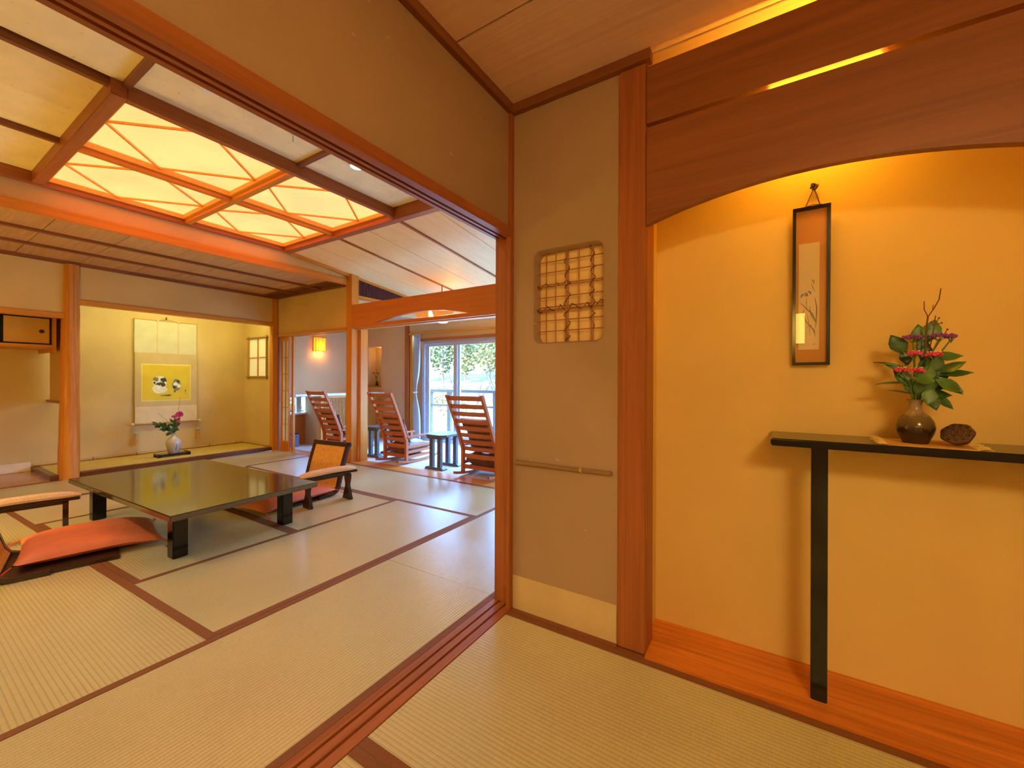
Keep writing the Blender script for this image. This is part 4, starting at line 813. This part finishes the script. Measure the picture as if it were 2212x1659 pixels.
def flower(lab, dx, dz, dy, rad, m, extra=()):
    o = stem_with('statice_flower', lab, 'flower', [S(0, -.05), S(dx*.35, dz*.5, dy*.5), S(dx, dz-.012, dy)], [.0028, .0026, .002], STEM, 'blossoms in the brown vase')
    b = B(); rn_ = random.Random(int(dx*1e4)+int(dz*1e4))
    for i in range(int(70*rad/.022)):
        a, q = rn_.uniform(0, 2*PI), rn_.uniform(0, 1)**.5; p_ = S(dx+rad*q*math.cos(a), dz-.004*q*q+rn_.uniform(-.003, .004), dy+.7*rad*q*math.sin(a)); b.ball(p_, rn_.uniform(.0026, .0042), 5)
    b.build('flower_head', m, o)
    b = B()
    for i in range(5): b.tube([S(dx, dz-.022, dy), S(dx+rad*.8*math.cos(i*1.26), dz-.004, dy+rad*.6*math.sin(i*1.26))], .0012, 4)
    b.build('calyx', STEM, o)
    if m is PINK:
        b = B()
        for i in range(5): b.ball(S(dx+rn_.uniform(-.7, .7)*rad, dz+.006, dy+rn_.uniform(-.5, .5)*rad), .0026, 5)
        b.build('floret', CREAM, o)
flower('purple blossom on the left of the brown vase bouquet', -.004, .207, .01, .024, PURP); flower('purple blossom on the right of the brown vase bouquet', .054, .208, .0, .022, PURP); flower('small purple blossom at the far right of the brown vase bouquet', .079, .204, -.005, .012, PURP)
flower('pink blossom in the upper left of the brown vase bouquet', -.008, .152, -.025, .019, PINK); flower('pink blossom in the upper middle of the brown vase bouquet', .037, .148, -.025, .019, PINK); flower('pink blossom at the far left of the brown vase bouquet', -.038, .101, -.02, .017, PINK); flower('pink blossom lowest in the middle of the brown vase bouquet', -.002, .099, -.03, .017, PINK)
def branch(lab, pts, leaves, m):
    o = stem_with('leafy_branch', lab, 'branch', pts, .0022, STEM)
    for (b_, d_, L_, w_, n_, mm) in leaves: B().leaf(S(*b_), d_, L_, w_, n_, .18).build('leaf', mm, o, smooth=True)
YN = (0, -1, .25)
branch('broad leaves on the left of the brown vase bouquet', [S(0, -.05), S(-.01, .05, .01), S(-.025, .15, .02)],
    [((-.022, .15, .02), (-.45, .1, 1), .075, .05, YN, LEAFM), ((-.02, .105, .02), (-1, -.1, .42), .082, .022, (.1, -.5, 1), LEAFM), ((-.02, .055, .01), (-1, -.1, .1), .075, .018, (.1, -.5, 1), LEAFM), ((-.008, .02, 0), (-1, -.1, .35), .060, .014, (.1, -.5, 1), LEAFM), ((-.015, .115, .015), (-.2, 0, 1), .055, .035, YN, LEAFM), ((-.03, .10, .01), (-.9, 0, .5), .05, .02, YN, LEAFB), ((-.01, .045, -.005), (-.55, -.1, .8), .075, .04, YN, LEAFM), ((-.004, .02, -.005), (-.35, -.1, .9), .055, .035, YN, LEAFM)], 0)
branch('broad leaves at the back of the brown vase bouquet', [S(0, -.05), S(.015, .1, .03), S(.03, .2, .04)],
    [((.02, .18, .04), (-.05, .0, 1), .07, .045, YN, LEAFB), ((.038, .19, .04), (.25, 0, 1), .075, .05, YN, LEAFB), ((.04, .135, .02), (1, 0, .18), .075, .042, (-.1, -.7, .6), LEAFB), ((.02, .13, .03), (.3, 0, 1), .06, .04, YN, LEAFM), ((.01, .16, .03), (.5, 0, 1), .06, .03, YN, LEAFM)], 0)
branch('glossy leaves spreading right in the brown vase bouquet', [S(0, -.05), S(.025, .03, -.01), S(.05, .085, -.01)],
    [((.05, .085, -.01), (1, -.1, .75), .072, .034, (-.3, -.7, .5), LEAFM), ((.052, .08, -.01), (1, -.1, .22), .075, .030, (-.2, -.7, .6), LEAFM), ((.04, .06, -.02), (-1, -.3, .25), .06, .036, (.1, -.8, .5), LEAFB), ((.04, .065, -.02), (1, -.2, -.5), .07, .046, (.3, -.8, .4), LEAFB), ((.055, .055, -.02), (.9, -.2, -.55), .055, .024, (.3, -.8, .4), LEAFM), ((.03, .04, -.02), (-.15, -.3, -.8), .055, .040, (0, -1, .3), LEAFB), ((.03, .025, -.015), (.25, -.2, -.95), .055, .036, (0, -1, .2), LEAFM), ((.04, .02, -.01), (.75, -.2, -.7), .06, .028, (.2, -.9, .3), LEAFM), ((.035, .09, -.01), (.2, -.2, 1), .06, .045, YN, LEAFM), ((.04, .07, 0), (.55, 0, .7), .06, .045, YN, LEAFM), ((.02, .045, 0), (.8, 0, .2), .07, .04, YN, LEAFM), ((.01, .03, -.012), (.5, -.2, .6), .06, .036, YN, LEAFM), ((.015, .06, -.015), (.25, -.2, .9), .06, .038, YN, LEAFB), ((.0, .02, -.012), (.15, -.2, .8), .05, .03, YN, LEAFM), ((.03, .06, -.005), (.75, -.1, .5), .06, .032, YN, LEAFM), ((.02, .02, -.008), (.95, -.2, .05), .06, .034, (.1, -.8, .5), LEAFM), ((.025, .085, .005), (-.1, -.1, 1), .055, .036, YN, LEAFM)], 0)
tw = thing('bare_twig', 'forked bare twig rising above the brown vase bouquet', 'twig', S(0, 0))
B().tube([S(0, -.04), S(.022, .12, .01), S(.028, .24, .01), S(.031, .27, .01)], [.0028, .0028, .0022, .0022], 6).build('stem', TWIG, tw)
B().tube([S(.031, .268, .01), S(.044, .292, .01), S(.056, .32, .01), S(.060, .355, .01)], .0016, 5).build('fork', TWIG, tw); B().tube([S(.031, .268, .01), S(.022, .292, .01), S(.022, .318, .01)], .0014, 5).build('fork', TWIG, tw); B().tube([S(.041, .287, .01), S(.043, .305, .01)], .001, 5).build('fork', TWIG, tw)
tw = thing('bare_twig', 'short budding twig leaning right in the brown vase bouquet', 'twig', S(.03, .1))
B().tube([S(0, -.04), S(.03, .12, .015), S(.045, .235, .01), S(.048, .27, .01)], .0015, 5).build('stem', TWIG, tw)
for a, b_ in (((.045, .24), (.056, .262)), ((.045, .235), (.038, .25)), ((.046, .242), (.062, .246)), ((.03, .13), (.075, .225))): B().tube([S(*a, .01), S(*b_, .01)], .0011, 5).build('fork', TWIG, tw); B().ball(S(*b_, .01), .0028, 6).build('bud', TWIG, tw)
# lotus pod
M_ = Matrix.Translation((.489, 1.772, .9385)) @ Vector((-.42, -.62, .66)).to_track_quat('Z', 'Y').to_matrix().to_4x4()
lp = thing('lotus_pod', 'dried dark lotus seed pod lying beside the brown vase', 'seed pod', (.489, 1.775, .9052))
b = B().lathe([(0, -.034), (.008, -.034), (.012, -.028), (.026, -.016), (.036, .002), (.0375, .010), (.034, .0145), (0, .0165)], n=26, cap=False)
for q in b.b.verts:
    an = math.atan2(q.co.y, q.co.x); q.co.x *= 1+.04*math.sin(7*an); q.co.y *= 1+.04*math.sin(7*an); q.co = M_ @ q.co
HOLE = plain('seed_hole_dark', (.012, .006, .004), rough=.8)
POD = plain('lotus_brown', (.10, .042, .028), rough=.6, var=.35, scale=120)
b.build('pod', POD, lp, smooth=True)
for r_, nn in ((0, 1), (.0140, 6), (.0268, 11)):
    for i in range(nn):
        a = 2*PI*i/nn+.3; p_ = Vector((r_*math.cos(a), r_*math.sin(a), .0155-.0012*(r_/.026)))
        bb_ = B().lathe([(.0050, -.001), (.0050, .0016), (.0042, .0020), (.0038, .0006), (0, .0004)], p_, 10, cap=False)
        for q in bb_.b.verts: q.co = M_ @ q.co
        bb_.build('seed_hole', HOLE, lp)
B().tube([M_ @ Vector((0, 0, -.032)), M_ @ Vector((.002, .0, -.042))], .005, 8).build('stalk', POD, lp)
# framed picture
fp = thing('framed_picture', 'narrow black framed iris painting hanging in the alcove', 'picture', (.135, 1.935, 1.16)); x0, x1, z0, z1 = .078, .194, 1.163, 1.760
tilt = lambda z: -.018*(z-z0)/(z1-z0)
def pic(a, b_, c_, d_, yf, yb_): # plate leaning forward at the top
    return B().prism([(yf+tilt(c_), c_), (yb_+tilt(c_), c_), (yb_+tilt(d_), d_), (yf+tilt(d_), d_)], 0, a, b_)
fwid = .0105
for a in ((x0, x0+fwid, z0, z1), (x1-fwid, x1, z0, z1), (x0+fwid, x1-fwid, z0, z0+fwid), (x0+fwid, x1-fwid, z1-fwid, z1)): pic(*a, 1.918, 1.938).build('frame', LACQ, fp)
pic(x0+fwid, x1-fwid, z0+fwid, z1-fwid, 1.931, 1.935).build('mount', paper('orange_silk', (.52, .22, .035)), fp)
ps = pic(.098, .162, 1.222, 1.625, 1.9295, 1.9308).build('paper_sheet', paper('ivory_sheet', (.66, .50, .28)), fp)
pic(x0+fwid, x1-fwid, z0+fwid, z1-fwid, 1.9255, 1.9262).build('glass', GLASS, fp)
YP = 1.9290
inkb, iris = plain('ink_grey', (.12, .10, .09), rough=.9), plain('iris_blue', (.10, .10, .30), rough=.9)
def stroke(pts, w_, m_):
    b = B(); L_, R_ = [], []
    for i, (x, z) in enumerate(pts):
        a = Vector(pts[min(i+1, len(pts)-1)])-Vector(pts[max(i-1, 0)]); nn = Vector((-a.y, a.x)).normalized()*w_*math.sin(PI*(i+.35)/(len(pts)-.3))
        L_.append(b.b.verts.new((x+nn.x, YP+tilt(z), z+nn.y))); R_.append(b.b.verts.new((x-nn.x, YP+tilt(z), z-nn.y)))
    for i in range(len(pts)-1): b.b.faces.new((L_[i], L_[i+1], R_[i+1], R_[i]))
    b.build('brush_stroke', m_, ps)
px = lambda zx, zy: (.098+(zx-325)/170*.064+.0*(zy), 1.222+(1385-zy)/790*.403)
for P, wd in (([(470, 1180), (440, 1120), (390, 1080), (340, 1030)], .0022), ([(465, 1180), (430, 1130), (415, 1060)], .0018), ([(470, 1150), (475, 1080), (460, 1000)], .0018), ([(460, 960), (440, 920), (432, 900)], .0012), ([(465, 1290), (455, 1240), (410, 1200), (400, 1130)], .0016), ([(460, 1270), (430, 1210), (390, 1180), (352, 1100)], .0014), ([(420, 1280), (415, 1200), (385, 1230)], .0012), ([(465, 1230), (470, 1170), (476, 1100), (470, 1040)], .0016), ([(395, 1080), (388, 1030), (392, 1000)], .001), ([(448, 900), (452, 870)], .002), ([(440, 885), (436, 865)], .0016), ([(355, 1110), (372, 1095), (365, 1085)], .0014)): stroke([px(*q) for q in P], wd, inkb)
for P in ([(345, 995), (352, 975), (368, 965)], [(400, 950), (420, 955), (425, 975)], [(370, 985), (385, 960), (405, 985)], [(375, 970), (390, 985), (402, 965)]): stroke([px(*q) for q in P], .0030, iris)
stroke([px(443, 1350), px(453, 1340), px(463, 1350)], .0022, TASS)
B().tube([(.118, 1.915, 1.763), (.137, 1.922, 1.815), (.143, 1.925, 1.835), (.150, 1.922, 1.815), (.163, 1.915, 1.763)], .0022, 6).build('cord', plain('cord_brown', (.10, .035, .015)), fp)
B().tube([(.112, 1.912, 1.762), (.14, 1.912, 1.768), (.168, 1.912, 1.764)], .0018, 5).build('cord', plain('cord_brown2', (.10, .035, .015)), fp)
hk = thing('picture_hook', 'knotted dark cord hook above the black framed picture', 'hook', (.143, 1.935, 1.835))
B().tube([(.143, 1.945, 1.838), (.143, 1.922, 1.838), (.143, 1.918, 1.85)], .004, 8).build('nail', DKW, hk)
b = B()
for i in range(9): b.ball((.143+rn.uniform(-.010, .012), 1.922+rn.uniform(-.004, .006), 1.838+rn.uniform(-.012, .014)), rn.uniform(.004, .0065), 7)
b.build('knot', VINE, hk)
B().ball((.155, 1.922, 1.842), .005, 7).build('bead', TASS, hk)
# ------------------------------------------------------------------ outside
GR = plain('dry_grass', (.16, .14, .09), rough=.95, var=.35, scale=1.5)
prof = [(5.9, -1.2), (9, -1.3), (14, -1.0), (20, -.2), (26, .6), (34, 2.5), (46, 8), (62, 17)]
for nm, seg, mt, lb in (('ground', prof[:5], GR, 'dry grassy ground sloping up beyond the balcony'), ('ground.002', prof[4:], plain('woodland', (.075, .075, .012), rough=.95, var=.6, scale=1.2), 'green wooded hillside behind the trees')):
    gm = B()
    for (y0, z0), (y1, z1) in zip(seg, seg[1:]): gm.quad((-75, y0, z0), (40, y0, z0), (40, y1, z1), (-75, y1, z1))
    struct(gm.build(nm, mt), lb, 'ground')
struct(BX(-11, -6.9, -2, 5.8, -.6, -.5).build('ground.001', GR), 'side garden ground beyond the low window', 'ground')
struct(BX(-9.4, -9.3, -2, 4.9, -.5, 1.6).build('wall_garden', plain('garden_fence', (.16, .11, .035))), 'pale garden fence beyond the low window', 'fence')
struct(BX(-7, -.9, 5.6, 6.45, -.10, -.03).build('floor.004', plain('balcony_deck', (.5, .48, .48))), 'balcony deck outside the window', 'balcony floor')
rl = thing('balcony_railing', 'grey metal railing of the balcony outside the window', 'railing', (-4, 6.3, 0))
BX(-7, -.9, 6.26, 6.34, .862, .915).build('top_rail', ALU2, rl); BX(-7, -.9, 6.28, 6.32, .58, .615).build('lower_rail', ALU2, rl)
for x in (-5.93, -5.415, -4.3, -3.2, -2.1): BX(x-.042, x+.042, 6.27, 6.33, -.05, .862).build('post', ALU2, rl)
struct(BX(-30, 10, 20.0, 20.4, -.5, .75).build('wall_terrace', plain('terrace_stone', (.05, .028, .016), var=.4, scale=4)), 'brownish terrace wall below the hillside', 'wall')
ut = thing('utility_pole', 'thin pale pole in front of the hillside trees', 'pole', (-14.2, 24, .2)); B().tube([(-14.2, 24, .2), (-14.2, 24, 6)], .05, 6).build('shaft', COUNT, ut); BX(-14.6, -13.8, 23.96, 24.04, 5.5, 5.56).build('crossarm', COUNT, ut)
FO = [plain('foliage_%d' % i, c_, rough=.8, var=.35, scale=2) for i, c_ in enumerate(((.060, .062, .008), (.11, .085, .010), (.034, .046, .009), (.11, .07, .014)))]
def crown(c_, R_, n, seed, ls):
    b = B(); rn_ = random.Random(seed)
    for i in range(n):
        d_ = Vector((rn_.gauss(0, 1), rn_.gauss(0, 1), rn_.gauss(0, 1))).normalized(); k_ = rn_.uniform(.55, 1); p_ = Vector(c_)+Vector((d_.x*R_[0], d_.y*R_[1], d_.z*R_[2]))*k_
        u_ = Vector((rn_.gauss(0, 1), rn_.gauss(0, 1), rn_.gauss(0, 1))).normalized(); v2 = u_.orthogonal().normalized(); b.quad(p_, p_+u_*ls, p_+u_*ls+v2*ls*.7, p_+v2*ls*.7)
    return b
rn2 = random.Random(5); tl = 0
kinds = ('deep green', 'yellow green', 'blue green', 'golden')
places = ('at the far left of the window view', 'left of the window mullion', 'right of the window mullion', 'at the right edge of the window view')
for row, (y, n_, sz) in enumerate(((27, 8, 2.2), (36, 8, 3.2), (48, 8, 4.2))):
    for i in range(n_):
        x = -y*.98+i*y*.092; g = next(z0+(z1-z0)*(y-y0)/(y1-y0) for (y0, z0), (y1, z1) in zip(prof, prof[1:]) if y0 <= y <= y1)
        s_ = sz*rn2.uniform(.8, 1.2); k_ = rn2.randrange(4); nth = ('first', 'second', 'third', 'fourth', 'fifth', 'sixth', 'seventh', 'eighth')[i]
        t_ = thing('hill_tree', '%s tree, %s from the left in the %s row on the hillside' % (kinds[k_], nth, ('front', 'middle', 'back')[row]), 'tree', (x, y, g), 0, 'hillside trees beyond the balcony')
        B().tube([(x, y, g-.2), (x, y, g+s_*1.2)], .07*s_*.5, 6).build('trunk', TWIG, t_)
        crown((x, y, g+s_*1.35), (min(s_*.5, y*.043), s_*.6, s_*1.05), 700, row*20+i, .15*s_*.6).build('crown', FO[k_], t_)
for i, (x, y, s_) in enumerate(((-13.5, 16, 1.0), (-10.5, 17, .8), (-16.5, 18, 1.1), (-8.5, 15, .9), (-12, 19, .9))):
    g = -.9+(y-14)*.13; t_ = thing('garden_shrub', ('rounded', 'small', 'wide', 'pinkish', 'far')[i]+' shrub on the slope beyond the balcony railing', 'shrub', (x, y, g), 0, 'shrubs below the terrace wall')
    B().tube([(x, y, g-.1), (x, y, g+s_*.5)], .04, 5).build('stem', TWIG, t_); crown((x, y, g+s_*.45), (s_*.9, s_*.9, s_*.55), 420, 90+i, .09).build('crown', FO[(i+1) % 4] if i != 3 else plain('pink_shrub', (.09, .04, .025)), t_)
for i, (x, y) in enumerate(((-8.2, 3.6), (-8.3, 4.6))):
    t_ = thing('garden_bush', ('left', 'right')[i]+' green bush seen through the low garden window', 'bush', (x, y, -.5)); B().tube([(x, y, -.5), (x, y, .2)], .02, 5).build('stem', TWIG, t_); crown((x, y, .25), (.4, .4, .5), 360, 70+i, .06).build('crown', FO[i], t_)
bt = thing('bare_tree', 'leafless sapling with thin branches behind the balcony railing', 'tree', (-5.9, 6.9, -1.2))
rn3 = random.Random(11)
def limb(p_, d_, L_, r_, depth):
    pts = [p_]; q = Vector(p_); dd_ = Vector(d_)
    for i in range(4): dd_ = (dd_+Vector((rn3.uniform(-.12, .12), rn3.uniform(-.12, .12), .05))).normalized(); q = q+dd_*L_/4; pts.append(q.copy())
    B().tube(pts, [r_*(1-.16*i) for i in range(5)], 5).build('branch', plain('bark_grey', (.03, .022, .016)) if depth == 0 else bark, bt)
    if depth < 2:
        for i in range(3 if depth == 0 else 2): a = rn3.uniform(-1, 1); limb(pts[1+i], (dd_+Vector((a, rn3.uniform(-.3, .3), .25))).normalized(), L_*.62, r_*.55, depth+1)
bark = plain('bark_thin', (.03, .022, .016))
for x, dx in ((-5.95, .08), (-5.75, .3), (-5.2, .45), (-4.7, .5), (-4.2, -.3)): limb(Vector((x, 6.9+rn3.uniform(-.2, .3), -.9)), Vector((dx, 0, 1)), 2.1, .013, 0)
